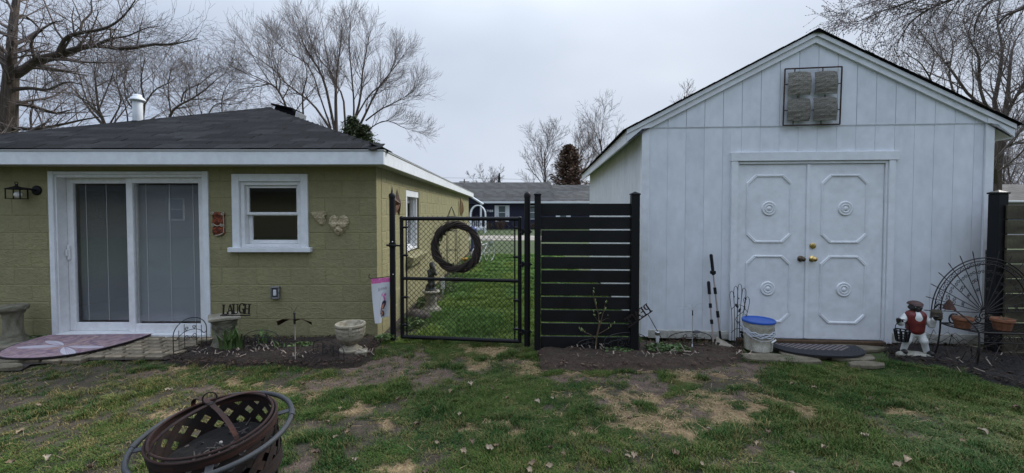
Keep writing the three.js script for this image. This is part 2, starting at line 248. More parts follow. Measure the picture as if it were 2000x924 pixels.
function bedMesh(P, seed, h) {
  const lo = [1e9, 1e9], hi = [-1e9, -1e9]; for (const p of P) for (let k = 0; k < 2; k++) { lo[k] = Math.min(lo[k], p[k]); hi[k] = Math.max(hi[k], p[k]); }
  const st = .025, nx = Math.ceil((hi[0] - lo[0]) / st) + 1, nd = Math.ceil((hi[1] - lo[1]) / st) + 1, pos = [], uv = [], idx = [];
  const edge = (x, d) => { let m = 1e9; for (let i = 0; i < P.length; i++) { const a = P[i], b = P[(i + 1) % P.length], bx = b[0] - a[0], bd = b[1] - a[1], t = clamp(((x - a[0]) * bx + (d - a[1]) * bd) / (bx * bx + bd * bd)); m = Math.min(m, Math.hypot(x - a[0] - bx * t, d - a[1] - bd * t)); } return m; };
  for (let j = 0; j < nd; j++) for (let i = 0; i < nx; i++) { const x = lo[0] + i * st, d = lo[1] + j * st, s = (polyIn(P, x, d) ? 1 : -1) * edge(x, d) + (fbm(x * 8, d * 8, seed + 3, 3) - .5) * .1; pos.push(x, s < -.02 ? -.06 : lie(x, d) + .004 + h * smooth(-.02, .16, s) * (.7 + .6 * fbm(x * 4, d * 4, seed, 3)) + .03 * (fbm(x * 22, d * 22, seed + 1, 3) - .4) * smooth(0, .06, s), -d); uv.push(x, d); }
  for (let j = 0; j < nd - 1; j++) for (let i = 0; i < nx - 1; i++) { const a = j * nx + i; if (pos[3 * a + 1] < -.05 && pos[3 * (a + nx + 1) + 1] < -.05 && pos[3 * (a + 1) + 1] < -.05 && pos[3 * (a + nx) + 1] < -.05) continue; idx.push(a, a + 1, a + nx, a + 1, a + nx + 1, a + nx); }
  const g = new THREE.BufferGeometry(); g.setAttribute('position', new THREE.Float32BufferAttribute(pos, 3)); g.setAttribute('uv', new THREE.Float32BufferAttribute(uv, 2)); g.setIndex(idx); g.computeVertexNormals(); return g;
}
const mulchM = std(.056, .036, .024, .97, { map: rep(T_soil, 2.3), bumpMap: rep(T_speck, 4), bumpScale: .02 });
structure('mulch_bed', bedMesh(BED1, 5, .055), mulchM);
structure('mulch_bed_001', bedMesh(BED2, 6, .045), std(.108, .072, .047, .97, { map: rep(T_soil, 2.1), bumpMap: rep(T_speck, 4), bumpScale: .02 }));
structure('mulch_bed_002', bedMesh(BED3, 7, .05), std(.032, .025, .020, .97, { map: rep(T_soil, 2.5), bumpMap: rep(T_speck, 4), bumpScale: .02 }));
function scatter(name, label, cat, geo, mat, pts, colors) {
  const o = new THREE.InstancedMesh(geo, mat, pts.length); o.name = name; o.castShadow = o.receiveShadow = true;
  pts.forEach((m, i) => { o.setMatrixAt(i, m); if (colors) o.setColorAt(i, colors[i]); });
  o.userData = { label, category: cat, kind: 'stuff' }; scene.add(o); return o;
}
{ // bark chips of the beds
  const g = new THREE.BoxGeometry(.045, .006, .016, 1, 1, 1), r = rng(77), pts = [], cols = [], e = new THREE.Euler(), q = new THREE.Quaternion();
  for (const [P, n, k] of [[BED1, 6500, 1.1], [BED2, 1800, 2.2], [BED3, 5200, .9]]) {
    const xs = P.map(p => p[0]), ds = P.map(p => p[1]);
    for (let i = 0; i < n;) { const x = lerp(Math.min(...xs), Math.max(...xs), r()), d = lerp(Math.min(...ds), Math.max(...ds), r()); i++; if (!polyIn(P, x, d)) continue; const s = .18 + .85 * r() * r(); e.set((r() - .5) * 1.1, r() * 6.3, (r() - .5) * 1.1); pts.push(new THREE.Matrix4().compose(V(x, lie(x, d) + .035 + r() * .025, -d), q.setFromEuler(e).clone(), V(s, s, s * (.5 + r())))); const b = (.018 + r() * r() * .05) * k; cols.push(new THREE.Color().setRGB(b * 1.4, b * .86, b * .58)); }
  }
  scatter('mulch_chips', 'dark bark chips strewn over the planting beds', 'mulch', g, std(1, 1, 1, .95), pts, cols);
}
{ // grass: tufts of bent blades
  const r = rng(5), tuft = (n, h, spread, w) => { const pos = [], nor = [], uv = []; for (let i = 0; i < n; i++) { const a = r() * 6.283, R = Math.sqrt(r()) * spread, x = Math.cos(a) * R, z = Math.sin(a) * R, b = r() * 6.283, L = h * (.55 + .6 * r()), lean = L * (.4 + 1.1 * r()), ww = w * (.7 + .6 * r()); const dx = Math.cos(b), dz = Math.sin(b), sx = -dz * ww, sz = dx * ww; const p0 = [x - sx, -.01, z - sz], p1 = [x + sx, -.01, z + sz], m = [x + dx * lean * .35, L * .6, z + dz * lean * .35], p2 = [m[0] - sx * .8, m[1], m[2] - sz * .8], p3 = [m[0] + sx * .8, m[1], m[2] + sz * .8], p4 = [x + dx * lean, L * .92, z + dz * lean]; for (const t of [[p0, p1, p3], [p0, p3, p2], [p2, p3, p4]]) for (const q of t) { pos.push(...q);  uv.push(0, 0); } } const g = new THREE.BufferGeometry(); g.setAttribute('position', new THREE.Float32BufferAttribute(pos, 3)); g.setAttribute('uv', new THREE.Float32BufferAttribute(uv, 2)); g.computeVertexNormals(); return g; };
  const blade = phys(1, 1, 1, .7, .3), q = new THREE.Quaternion(), up = V(0, 1, 0);
  const sow = (n, x0, x1, d0, d1, weight, hs, cfun) => { const pts = [], cols = []; for (let i = 0; i < n; i++) { const d = Math.sqrt(lerp(d0 * d0, d1 * d1, r())), x = lerp(x0, x1, r()); if (Math.abs(x) > d * 1.24 + 1.8 || bare(x, d)) continue; const t = turf(x, d); if (r() > t * weight + .03) continue; const s = hs * (.3 + .35 * r() + 1.0 * t * smooth(.35, .7, fbm(x * 3.5, d * 3.5, 51, 3))); pts.push(new THREE.Matrix4().compose(V(x, lie(x, d), -d), q.setFromAxisAngle(up, r() * 6.3).clone(), V(.8 + .5 * r(), s, .8 + .5 * r()))); cols.push(cfun(x, d, t)); } return [pts, cols]; };
  const C = (x, d, t) => { const n = fbm(x * 1.7, d * 1.7, 61, 3), dry = clamp(r() * 1.5 - .55 - .35 * t + .22 * thin(x, d) + .5 * smooth(.5, .7, fbm(x * 4, d * 4, 66, 3)) * r()), v = .88 + .66 * r(); const lush = smooth(.35, .65, n); return new THREE.Color().setRGB(v * lerp(lerp(.045, .026, lush), .18, dry), v * lerp(lerp(.080, .064, lush), .140, dry), v * lerp(lerp(.014, .013, lush), .055, dry)); };
  let [p1, c1] = sow(125000, -6.4, 6.4, 1.25, 5.1, 1, 1, C);
  scatter('lawn_grass', 'short patchy green grass of the back yard lawn', 'grass', tuft(12, .032, .034, .0018), blade, p1, c1);
  let [p2, c2] = sow(2600, -6.4, 6.4, 1.3, 5.1, .5, 1, C);
  scatter('tall_grass_tufts', 'taller dark green tufts standing out of the lawn', 'grass', tuft(16, .075, .045, .002), blade, p2.filter((m, i) => turf(m.elements[12], -m.elements[14]) > .7), c2.filter((c, i) => turf(p2[i].elements[12], -p2[i].elements[14]) > .7));
  const C3 = (x, d) => { const v = .7 + .6 * r(), y = smooth(.45, .7, fbm(x * 2, d, 63, 3)); return new THREE.Color().setRGB(v * lerp(.115, .165, y), v * lerp(.205, .235, y), v * .042); };
  let [p3, c3] = sow(62000, -1.5, 1.7, 4.9, 15, 1, 1.1, C3);
  scatter('side_yard_grass', 'fresh green grass growing in the side yard between the buildings', 'grass', tuft(9, .05, .05, .0028), blade, p3, c3);
  // straw blades lying in the dead patches
  const st = new THREE.BoxGeometry(.055, .0016, .0016), ps = [], cs = [], e = new THREE.Euler();
  for (let i = 0; i < 26000; i++) { const d = 1.6 + 3.3 * Math.sqrt(r()), x = (r() - .5) * 11; if (Math.abs(x) > d * 1.25 + 1.5 || bare(x, d)) continue; const k = STRAWM(x, d); if (r() > k + .05) continue; e.set((r() - .5) * .5, r() * 6.3, (r() - .5) * .4); ps.push(new THREE.Matrix4().compose(V(x, lie(x, d) + .006 + r() * .012, -d), q.setFromEuler(e).clone(), V(.5 + r(), 1, 1))); const v = .6 + .6 * r(); cs.push(new THREE.Color().setRGB(.48 * v, .34 * v, .18 * v)); }
  scatter('dead_straw', 'dry straw-coloured blades in the dead patches of the lawn', 'straw', st, std(1, 1, 1, .9), ps, cs);
}
// road beyond the side yard
structure('road', cbox(-110, 110, -.05, .012, -27.2, -22.6, .004), std(.46, .42, .39, .95, { map: rep(T_stain, .3), bumpMap: rep(T_speck, 1), bumpScale: .004 }));
console.log('ground ready');
// ---------- the olive block house ----------
function rebase(o, x, y, z) { o.position.set(x, y, z); for (const c of o.children) { c.position.x -= x; c.position.y -= y; c.position.z -= z; } return o; }
function minus(rects, [a0, a1, b0, b1]) { const out = []; for (const [x0, x1, y0, y1] of rects) { if (a0 >= x1 || a1 <= x0 || b0 >= y1 || b1 <= y0) { out.push([x0, x1, y0, y1]); continue; } if (a0 > x0) out.push([x0, a0, y0, y1]); if (a1 < x1) out.push([a1, x1, y0, y1]); const l = Math.max(x0, a0), h = Math.min(x1, a1); if (b0 > y0) out.push([l, h, y0, b0]); if (b1 < y1) out.push([l, h, b1, y1]); } return out; }
const HW = { x0: -6.95, x1: -1.58, d0: 5.09, d1: 15.9, y0: .031, top: 2.06 };
const house = thing('block_house', 'small olive green painted block house with dark hip roof and white trim', 'house');
{
  const r = rng(11), mats = [M.olive, M.olive2, M.olive3, M.olive];
  const full = {};
  // one course after the other in running bond; blocks are set 5 mm proud of their joints
  function lay(parent, u0, u1, openings, place, far) { // u runs away from the shared corner
    const rest = [];
    for (let k = 0; k < 10; k++) {
      const y0 = HW.y0 + k * .203, y1 = y0 + .203;
      for (let u = u0 - (k % 2 ? .203 : 0); u < u1; u += .406) {
        let rs = [[Math.max(u0, u), Math.min(u1, u + .406), y0, y1]]; for (const o of openings) rs = minus(rs, o);
        for (const [a, b, c, e] of rs) {
          if (b - a < .03 || e - c < .03) continue;
          const w = b - a - .006, h = e - c - .006, key = [Math.round(w * 200), Math.round(h * 200), (r() * 3) | 0].join();
          const g = full[key] ??= (() => { const q = cbox(-w / 2, w / 2, -h / 2, h / 2, -.05, 0, .005), ou = r() * 3, ov = r() * 3, U = q.attributes.uv; for (let i = 0; i < U.count; i++) U.setXY(i, U.getX(i) + ou, U.getY(i) + ov); return q; })();
          const o = mesh('block', g, mats[(r() * 4) | 0], null); place(o, (a + b) / 2, (c + e) / 2, (r() - .5) * .002);
          if (far && (a + b) / 2 > far) { o.updateMatrix(); rest.push(g.clone().applyMatrix4(o.matrix)); } else parent.add(o);
        }
      }
    }
    if (rest.length) stuff(part('far_blocks', rest, M.olive, parent));
  }
  const DOOR = [-5.40, -3.563, 0, 1.975], WIN = [-3.25, -2.39, 1.06, 1.925];
  const toU = ([a, b, c, e]) => [-b + HW.x1, -a + HW.x1, c, e];
  const rect = ([a, b, c, e]) => [[a, c], [b, c], [b, e], [a, e]];
  const wf = part('wall', prism([[HW.x0, .0], [HW.x1 - .004, .0], [HW.x1 - .004, 2.05], [HW.x0, 2.05]], -HW.d0 - .185, -HW.d0 - .0035, [rect([DOOR[0], DOOR[1], .012, DOOR[3]]), rect(WIN)]), M.mortar, house, 'front block wall with the sliding door and a small window');
  lay(wf, 0, HW.x1 - HW.x0, [toU(DOOR), toU(WIN)], (o, u, y, j) => o.position.set(HW.x1 - u, y, -HW.d0 + j));
  const SW = [1.43, 2.32, .86, 1.83]; // side window, metres from the corner
  const ws = part('wall', prism([[.19, 0], [10.8, 0], [10.8, 2.05], [.19, 2.05]], -.185, -.0035, [rect(SW)]), M.mortar, house, 'long side block wall along the grass passage');
  ws.rotation.y = Math.PI / 2; ws.position.set(HW.x1, 0, -HW.d0);
  lay(ws, .192, 10.8, [SW], (o, u, y, j) => o.position.set(u, y, j), 4.6);
  part('wall', cbox(HW.x0, HW.x0 + .18, 0, 2.05, -HW.d1, -HW.d0 - .19, .005), M.olive, house);
  part('wall', cbox(HW.x0 + .185, HW.x1 - .2, 0, 2.05, -HW.d1, -HW.d1 + .18, .005), M.olive, house);
  part('room_floor', cbox(HW.x0 + .185, HW.x1 - .2, -.02, .008, -HW.d1 + .18, -HW.d0 - .19, .002), M.room, house);
  part('ceiling', cbox(HW.x0 + .1, HW.x1 - .1, 2.03, 2.055, -HW.d1 + .1, -HW.d0 - .1, .002), M.room, house);
  part('partition', cbox(HW.x0 + .185, HW.x1 - .2, .01, 2.03, -8.6, -8.5, .002), M.room, house);

  // roof: hipped, the ridge runs away from the yard
  const E = { x0: -7.10, x1: -1.437, d0: 4.84, d1: 16.05, y: 2.19 }, cx = (E.x0 + E.x1) / 2, run = (E.x1 - E.x0) / 2, rise = 1.105, YR = E.y + rise, S = Math.hypot(run, rise), sl = Math.atan2(rise, run);
  const A = [E.x0, E.y, -E.d0], B = [E.x1, E.y, -E.d0], C = [E.x1, E.y, -E.d1], D = [E.x0, E.y, -E.d1], P = [cx, YR, -E.d0 - run], Q = [cx, YR, -E.d1 + run];
  const lowr = (p) => [p[0], p[1] - .012, p[2]];
  const roof = part('roof', polyGeo([[A, B, P], [B, C, Q, P], [C, D, Q], [D, A, P, Q], [A, B, C, D]].map(f => f.map(lowr)), [cx, E.y + .3, -10]), M.shingle[0], house);
  const ex = .142, nC = Math.floor(S / ex);
  const sg = {};
  for (let k = 0; k < nC; k++) { // front slope: tab by tab
    const s0 = k * ex, half = run * (1 - (s0 + (k ? ex * .75 : .01)) / S), off = (r() * .33) + (k % 2 ? .165 : 0);
    for (let u = -half - off; u < half; u += .33) {
      const a = Math.max(u, -half), b = Math.min(u + .33, half); if (b - a < .03) continue;
      const w = b - a - .006, key = Math.round(w * 100) + ',' + ((r() * 3) | 0);
      const g = sg[key] ??= (() => { const q = cbox(-w / 2, w / 2, -.012, ex + .03, -.0045, .0045, .001), o1 = r() * 3; for (let i = 0; i < q.attributes.uv.count; i++) q.attributes.uv.setXY(i, q.attributes.uv.getX(i) + o1, q.attributes.uv.getY(i) + o1); return q; })();
      const o = mesh('shingle', g, M.shingle[Math.min(3, (r() * 3.6) | 0)], roof);
      const hh = .009 + r() * .005; o.rotation.x = -(Math.PI / 2 - sl) + .05;
      const yy = E.y + Math.sin(sl) * s0, zz = -E.d0 - Math.cos(sl) * s0;
      o.position.set(cx + (a + b) / 2, yy + Math.cos(sl) * hh, zz + Math.sin(sl) * hh);
    }
  }
  const side = []; // the long right slope in joined courses
  for (let k = 0; k < nC; k++) { const s0 = k * ex, t = s0 / S, d0 = E.d0 + run * t + (k ? .15 : .02), d1 = E.d1 - run * t - .05; for (let d = d0 - r(); d < d1; d += 1) { const a = Math.max(d0, d), b = Math.min(d1, d + .994); if (b - a < .05) continue; const g = cbox(a, b, -.012, ex + .03, -.0035, .0035, .001); g.rotateX(-(Math.PI / 2 - sl) + .028); g.translate(0, Math.cos(sl) * .008, Math.sin(sl) * .008); g.rotateY(Math.PI / 2); g.translate(E.x1 - Math.cos(sl) * s0, E.y + Math.sin(sl) * s0, 0); side.push(g); } }
  stuff(part('side_shingles', side, M.shingle[1], roof));
  for (const [from, to] of [[B, P], [A, P]]) { // hip caps
    const f = V(...from), t = V(...to), dir = t.clone().sub(f), L = dir.length(); dir.normalize(); const n = Math.round(L / .2);
    const sx = from === B ? 1 : -1, out = V(sx, 0, 1).normalize(), acr = V(sx, 0, -1).normalize(); // acr lies across the hip
    for (let i = 0; i < n; i++) { const p = f.clone().addScaledVector(dir, L * i / n), hw = .125, drop = .048, l = .25; const q = (s, a, h) => { const v = p.clone().addScaledVector(dir, s).addScaledVector(acr, a); v.y += h - Math.abs(a) / hw * drop + .022; return [v.x, v.y, v.z]; }; const c = [p.x + dir.x * l / 2, p.y + dir.y * l / 2 - .01, p.z + dir.z * l / 2]; part('hip_cap', polyGeo([[q(0, 0, .008), q(l, 0, .008), q(l, hw, .008), q(0, hw, .008)], [q(0, 0, .008), q(l, 0, .008), q(l, -hw, .008), q(0, -hw, .008)], [q(0, -hw, 0), q(0, 0, 0), q(0, 0, .008), q(0, -hw, .008)], [q(0, hw, 0), q(0, 0, 0), q(0, 0, .008), q(0, hw, .008)], [q(0, hw, 0), q(l, hw, 0), q(l, hw, .008), q(0, hw, .008)], [q(0, -hw, 0), q(l, -hw, 0), q(l, -hw, .008), q(0, -hw, .008)]], c), M.shingle[(r() * 3) | 0], roof); }
  }
  { // vent pipe and box vent
    const b = V(-5.52, 2.78, -6.46), vp = part('vent_pipe', [lathe([[.0, 0], [.062, 0], [.062, .34], [.0, .34]], 20)], M.white, roof); vp.position.copy(b);
    part('cap', [lathe([[.058, .33], [.096, .35], [.098, .365], [.075, .395], [.055, .415], [.05, .44], [.0, .445]], 20)], M.white, vp);
    part('flashing', [lathe([[.17, -.02], [.075, .05], [.065, .05]], 16)], M.shingle[0], vp);
    const bv = part('roof_vent', [cbox(-.22, .2, -.05, .14, -.2, .2, .03), cbox(-.27, .14, .13, .165, -.24, .24, .01)], M.shingle[0], roof); bv.position.set(-4.32, YR + .035, -8.5); bv.rotation.z = -.22;
    part('metal_edge', [cbox(.2, .225, -.05, .12, -.19, .19, .003)], M.steel, bv);
  }
  // eaves
  part('fascia', [cbox(E.x0, E.x1 + .02, 2.02, 2.165, -E.d0, -E.d0 + .022, .003)], M.white, house);
  part('fascia', [cbox(E.x1, E.x1 + .022, 2.02, 2.165, -E.d1, -E.d0 - .001, .003)], M.white, house);
  part('drip_edge', [cbox(E.x0, E.x1 + .03, 2.167, 2.183, -E.d0, -E.d0 + .03, .002), cbox(E.x1, E.x1 + .03, 2.167, 2.183, -E.d1, -E.d0 - .001, .002)], std(.33, .33, .31, .6), house);
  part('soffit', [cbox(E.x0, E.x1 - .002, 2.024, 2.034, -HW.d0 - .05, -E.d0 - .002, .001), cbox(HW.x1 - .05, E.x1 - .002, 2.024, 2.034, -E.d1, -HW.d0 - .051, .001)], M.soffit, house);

  // sliding glass door
  {
    const X0 = -5.40, X1 = -3.563, Z = -HW.d0, sd = group('sliding_door', house);
    part('casing', [cbox(X0 - .005, X0 + .055, .0, 1.97, Z - .06, Z + .018, .003), cbox(X1 - .045, X1 + .022, .0, 1.97, Z - .06, Z + .018, .003), cbox(X0 + .056, X1 - .046, 1.935, 1.968, Z - .06, Z + .012, .003)], M.white, sd);
    part('jamb', [cbox(X0 + .056, X0 + .075, .02, 1.934, Z - .17, Z - .003, .002), cbox(X1 - .066, X1 - .046, .02, 1.934, Z - .17, Z - .003, .002), cbox(X0 + .076, X1 - .067, 1.90, 1.934, Z - .17, Z - .006, .002)], M.vinyl, sd);
    part('threshold', [cbox(X0 + .05, X1 - .04, .012, .062, Z - .18, Z + .03, .006)], M.vinyl, sd);
    const leaf = (x0, x1, z) => { const y0 = .063, y1 = 1.90, st = .075; part('sash', [cbox(x0, x0 + st, y0, y1, z - .02, z + .02, .004), cbox(x1 - st, x1, y0, y1, z - .02, z + .02, .004), cbox(x0 + st, x1 - st, y1 - .065, y1, z - .02, z + .02, .004), cbox(x0 + st, x1 - st, y0, y0 + .1, z - .02, z + .02, .004)], M.vinyl, sd); part('pane', cbox(x0 + st - .004, x1 - st + .004, y0 + .098, y1 - .063, z - .003, z + .003, .0005), M.glass, sd); return [x0 + st, x1 - st, y0 + .1, y1 - .065]; };
    const mid = -4.52, La = leaf(X0 + .077, mid + .03, Z - .135), Lb = leaf(mid - .04, X1 - .068, Z - .075);
    const blind = (L, z, tilt, label) => { const [x0, x1, y0, y1] = L, sl2 = [], cd = []; for (let y = y0 + .02; y < y1 - .02; y += .0125) { const g = new THREE.BoxGeometry(x1 - x0 - .01, .0006, .0148); g.rotateX(tilt); g.translate((x0 + x1) / 2, y, z); sl2.push(g); } stuff(part('blind_slats', sl2, M.slat, sd, label)); for (const t of [.14, .5, .86]) part('blind_cord', cbox(lerp(x0, x1, t) - .002, lerp(x0, x1, t) + .002, y0 + .01, y1, z + .009, z + .0115, .0005), M.cord, sd); };
    blind(La, Z - .19, .28, 'opened mini blind behind the sliding leaf'); blind(Lb, Z - .13, .6, 'tilted mini blind behind the fixed leaf');
    part('handle', [cbox(X0 + .09, X0 + .118, .92, 1.10, Z - .115, Z - .085, .008), cbox(X0 + .098, X0 + .112, .97, 1.05, Z - .085, Z - .06, .005)], M.vinyl, sd);
  }
  // windows: casing, sashes, panes, sill
  function window(parent, x0, x1, y0, y1, Z, split, casing) {
    if (casing) { part('casing', [cbox(x0 - .012, x0 + .072, y0 + .02, y1 + .012, Z - .04, Z + .025, .003), cbox(x1 - .072, x1 + .012, y0 + .02, y1 + .012, Z - .04, Z + .025, .003), cbox(x0 + .073, x1 - .073, y1 - .075, y1 + .012, Z - .04, Z + .025, .003)], M.white, parent); part('sill', [cbox(x0 - .05, x1 + .05, y0 - .032, y0 + .022, Z - .04, Z + .06, .004)], M.white, parent); }
    const a = x0 + (casing ? .074 : .01), b = x1 - (casing ? .074 : .01), c = y0 + .024, e = y1 - (casing ? .077 : .01);
    part('frame', [cbox(a, a + .045, c, e, Z - .12, Z - .004, .003), cbox(b - .045, b, c, e, Z - .12, Z - .004, .003), cbox(a + .045, b - .045, e - .04, e, Z - .12, Z - .005, .003), cbox(a + .045, b - .045, c, c + .035, Z - .12, Z - .005, .003)], M.vinyl, parent);
    const fr = (p0, p1, q0, q1, z, s) => { part('sash', [cbox(p0, p0 + s, q0, q1, z - .015, z + .015, .003), cbox(p1 - s, p1, q0, q1, z - .015, z + .015, .003), cbox(p0 + s, p1 - s, q1 - s, q1, z - .015, z + .015, .003), cbox(p0 + s, p1 - s, q0, q0 + s, z - .015, z + .015, .003)], M.vinyl, parent); part('pane', cbox(p0 + s - .003, p1 - s + .003, q0 + s - .003, q1 - s + .003, z - .002, z + .002, .0005), M.glass, parent); };
    const ym = lerp(c, e, split); fr(a + .046, b - .046, ym - .02, e - .041, Z - .055, .03); fr(a + .047, b - .047, c + .036, ym + .012, Z - .095, .042);
  }
  window(group('window', house), -3.25, -2.39, 1.06, 1.925, -HW.d0, .52, true);
  const sw = group('window', house); sw.rotation.y = Math.PI / 2; sw.position.set(HW.x1, 0, -HW.d0);
  window(sw, SW[0], SW[1], SW[2], SW[3], -.03, .54, false);
  part('casing', [cbox(SW[0] + .001, SW[0] + .1, SW[2] + .02, SW[3] - .001, -.06, -.012, .003), cbox(SW[0] + .101, SW[1] - .001, SW[3] - .1, SW[3] - .001, -.06, -.012, .003)], M.white, sw);
  part('sill', [polyGeo([[[SW[0] - .04, .86, -.1], [SW[1] + .1, .86, -.1], [SW[1] + .1, .80, .12], [SW[0] - .04, .80, .12]], [[SW[0] - .04, .70, .0], [SW[1] + .1, .70, .0], [SW[1] + .1, .68, .08], [SW[0] - .04, .68, .08]], [[SW[0] - .04, .80, .12], [SW[1] + .1, .80, .12], [SW[1] + .1, .68, .08], [SW[0] - .04, .68, .08]], [[SW[0] - .04, .86, -.1], [SW[0] - .04, .80, .12], [SW[0] - .04, .68, .08], [SW[0] - .04, .68, -.1]], [[SW[1] + .1, .86, -.1], [SW[1] + .1, .80, .12], [SW[1] + .1, .68, .08], [SW[1] + .1, .68, -.1]]], [1.9, .76, .0])], M.olive, sw);
  rebase(house, -4.25, 0, -10.4);
}
console.log('house ready');

// ---------- the white shed (own axes: x along its front, +z to the yard) ----------
const shed = thing('garden_shed', 'white painted wooden gable shed with panelled double doors', 'shed', [SHED.x - .015, 0, -SHED.d], -SHED_A);
{
  const r = rng(21), U = 1.865, Ly = 5.8, seam = 2.455, slope = .512, yApex = 3.42; // underside of the rake at the middle
  const under = (u) => yApex - Math.abs(u) * slope;
  // front: boards between grooves
  const front = part('wall', prism([[-U + .01, .06], [U - .01, .06], [U - .01, 2.45], [0, 3.39], [-U + .01, 2.45]], -.09, -.0038, [[[-.80, .061], [.79, .061], [.79, 2.06], [-.80, 2.06]]]), M.siding2, shed, 'front gable wall of grooved white boards');
  const gaps = []; for (let u = -U + .085; u < U - .08; u += .2035) gaps.push(u); gaps.push(U - .085);
  const boards = (y0, y1f, dz) => { for (let i = 0; i < gaps.length - 1; i++) { const a = gaps[i] + .0022, b = gaps[i + 1] - .0022; if (b - a < .02) continue; for (const [p, q, c, e] of minus([[a, b, y0, 9]], [-.875, .865, .0, 2.13]).filter(q => q[1] - q[0] > .012)) { const ya = Math.max(c, y0), lo = c > 2 && y0 < 1 ? 2.13 : y0; if (y1f) part('siding_board', polyPrism([[p, lo], [q, lo], [q, y1f(q)], ...(p < 0 && q > 0 ? [[0, y1f(0)]] : []), [p, y1f(p)]], -.006 + dz, .0 + dz + (r() - .5) * .0012), r() < .6 ? M.siding : M.siding2, front); } } };
  function polyPrism(o, z0, z1) { const c = [0, 0, (z0 + z1) / 2]; for (const p of o) { c[0] += p[0] / o.length; c[1] += p[1] / o.length; } const F = [o.map(p => [p[0], p[1], z1]), o.map(p => [p[0], p[1], z0])]; for (let i = 0; i < o.length; i++) { const p = o[i], q = o[(i + 1) % o.length]; F.push([[p[0], p[1], z0], [q[0], q[1], z0], [q[0], q[1], z1], [p[0], p[1], z1]]); } return polyGeo(F, c); }
  boards(.13, () => seam - .004, 0); boards(seam + .004, (u) => under(u) - .0, .008);
  part('seam_strip', [cbox(-U + .08, U - .08, seam - .006, seam + .003, -.012, .004, .001)], M.siding2, shed);
  // trims
  part('corner_board', [cbox(-U - .004, -U + .083, .05, 2.50, -.085, .022, .003)], M.white, shed);
  part('corner_board', [cbox(U - .083, U + .004, .05, 2.50, -.085, .022, .003)], M.white, shed);
  part('skirt_board', [cbox(-U + .083, -.876, .035, .13, -.02, .014, .004)], M.skirt, shed);
  part('skirt_board', [cbox(.866, U - .083, .035, .145, -.02, .014, .004)], M.skirt, shed);
  // left, right and back walls
  const sideWall = (x, sgn) => { const w = part('wall', cbox(Math.min(x, x - sgn * .07), Math.max(x, x - sgn * .07), .06, 2.5, -Ly, -.09, .003), M.siding2, shed, sgn < 0 ? 'grooved white side wall under the eave' : undefined); for (let z = -.088; z > -Ly; z -= .2035) { const e = Math.max(-Ly, z - .199); part('siding_board', cbox(Math.min(x, x + sgn * .013), Math.max(x, x + sgn * .013), .10, 2.46, e, z - .0045, .002), r() < .6 ? M.siding : M.siding2, w); } };
  sideWall(-U + .012, -1); sideWall(U - .012, 1);
  part('wall', cbox(-U + .02, U - .02, .06, 2.5, -Ly, -Ly + .07, .003), M.siding2, shed);
  part('wall', prism([[-U + .02, 2.5], [U - .02, 2.5], [0, 3.39]], -Ly, -Ly + .07), M.siding2, shed);
  part('shed_floor', cbox(-U + .08, U - .08, .03, .062, -Ly + .07, -.09, .002), M.room, shed);
  // roof
  const over = .185, eX = U + over, half = eX / Math.cos(Math.atan(slope)), ang = Math.atan(slope), fz = .065, bz = -Ly - .1;
  const roof = part('roof', polyGeo([-1, 1].flatMap(s => { const a = [0, yApex + .072, fz], b = [s * eX, yApex + .072 - eX * slope, fz], c = [s * eX, b[1] - .01, fz], d = [0, yApex + .062, fz], k = (p) => [p[0], p[1], bz]; return [[a, b, k(b), k(a)], [d, c, k(c), k(d)], [a, b, c, d], [k(a), k(b), k(c), k(d)], [b, c, k(c), k(b)]]; })), M.shingle[1], shed);
  for (const s of [-1, 1]) { const n = 17, st = half / n; for (let k = 0; k < n; k++) { const t = cbox(0, st + .05, .0, .005 + r() * .002, bz - .02, fz + .014 + r() * .012, .002); t.rotateZ(-.02); t.translate(half - st * (k + 1), .003, 0); t.rotateZ(-ang); t.translate(0, yApex + .073, 0); if (s < 0) { t.applyMatrix4(new THREE.Matrix4().makeRotationY(Math.PI)); t.translate(0, 0, bz + fz); } part('shingle_course', t, M.shingle[(r() * 3) | 0], roof); } }
  part('ridge_cap', [polyGeo([[[-.1, yApex + .034, fz + .014], [0, yApex + .086, fz + .014], [.1, yApex + .034, fz + .014]], [[-.1, yApex + .034, fz + .014], [0, yApex + .086, fz + .014], [0, yApex + .086, bz], [-.1, yApex + .034, bz]], [[.1, yApex + .034, fz + .014], [0, yApex + .086, fz + .014], [0, yApex + .086, bz], [.1, yApex + .034, bz]]], [0, yApex, -2])], M.shingle[0], roof);
  for (const s of [-1, 1]) { // rake boards: an upper narrow one over a wider one
    const strip = (y0, y1, z0, z1, e0, e1) => polyPrism([[0, yApex + y0], [0, yApex + y1], [s * e1, yApex + y1 - e1 * slope], [s * e1, yApex + y0 - e1 * slope]], z0, z1);
    part('rake_board', strip(.012, .060, .03, fz - .006, 0, eX - .002), M.white, shed);
    part('rake_board', strip(-.055, .010, .009, .036, 0, U + .0), M.white, shed);
    part('eave_return', polyPrism([[s * (U - .09), under(U - .09) - .058], [s * (U - .09), under(U - .09) + .008], [s * (eX - .004), under(eX) + .008], [s * (eX - .004), under(eX) - .075], [s * (U + .008), 2.44], [s * (U - .085), 2.455]], .0225, .045), M.white, shed);
    part('fascia', cbox(Math.min(s * eX, s * (eX - .022)), Math.max(s * eX, s * (eX - .022)), under(eX) - .085, under(eX) + .055, bz, .0220, .003), M.white, shed);
    const a = s * (eX - .023), b = s * (U + .001); part('soffit', polyGeo([[[a, under(eX) - .07, .02], [b, under(eX) + .03, .02], [b, under(eX) + .03, bz], [a, under(eX) - .07, bz]], [[a, under(eX) - .06, .02], [b, under(eX) + .04, .02], [b, under(eX) + .04, bz], [a, under(eX) - .06, bz]]]), M.soffit, shed);
  }
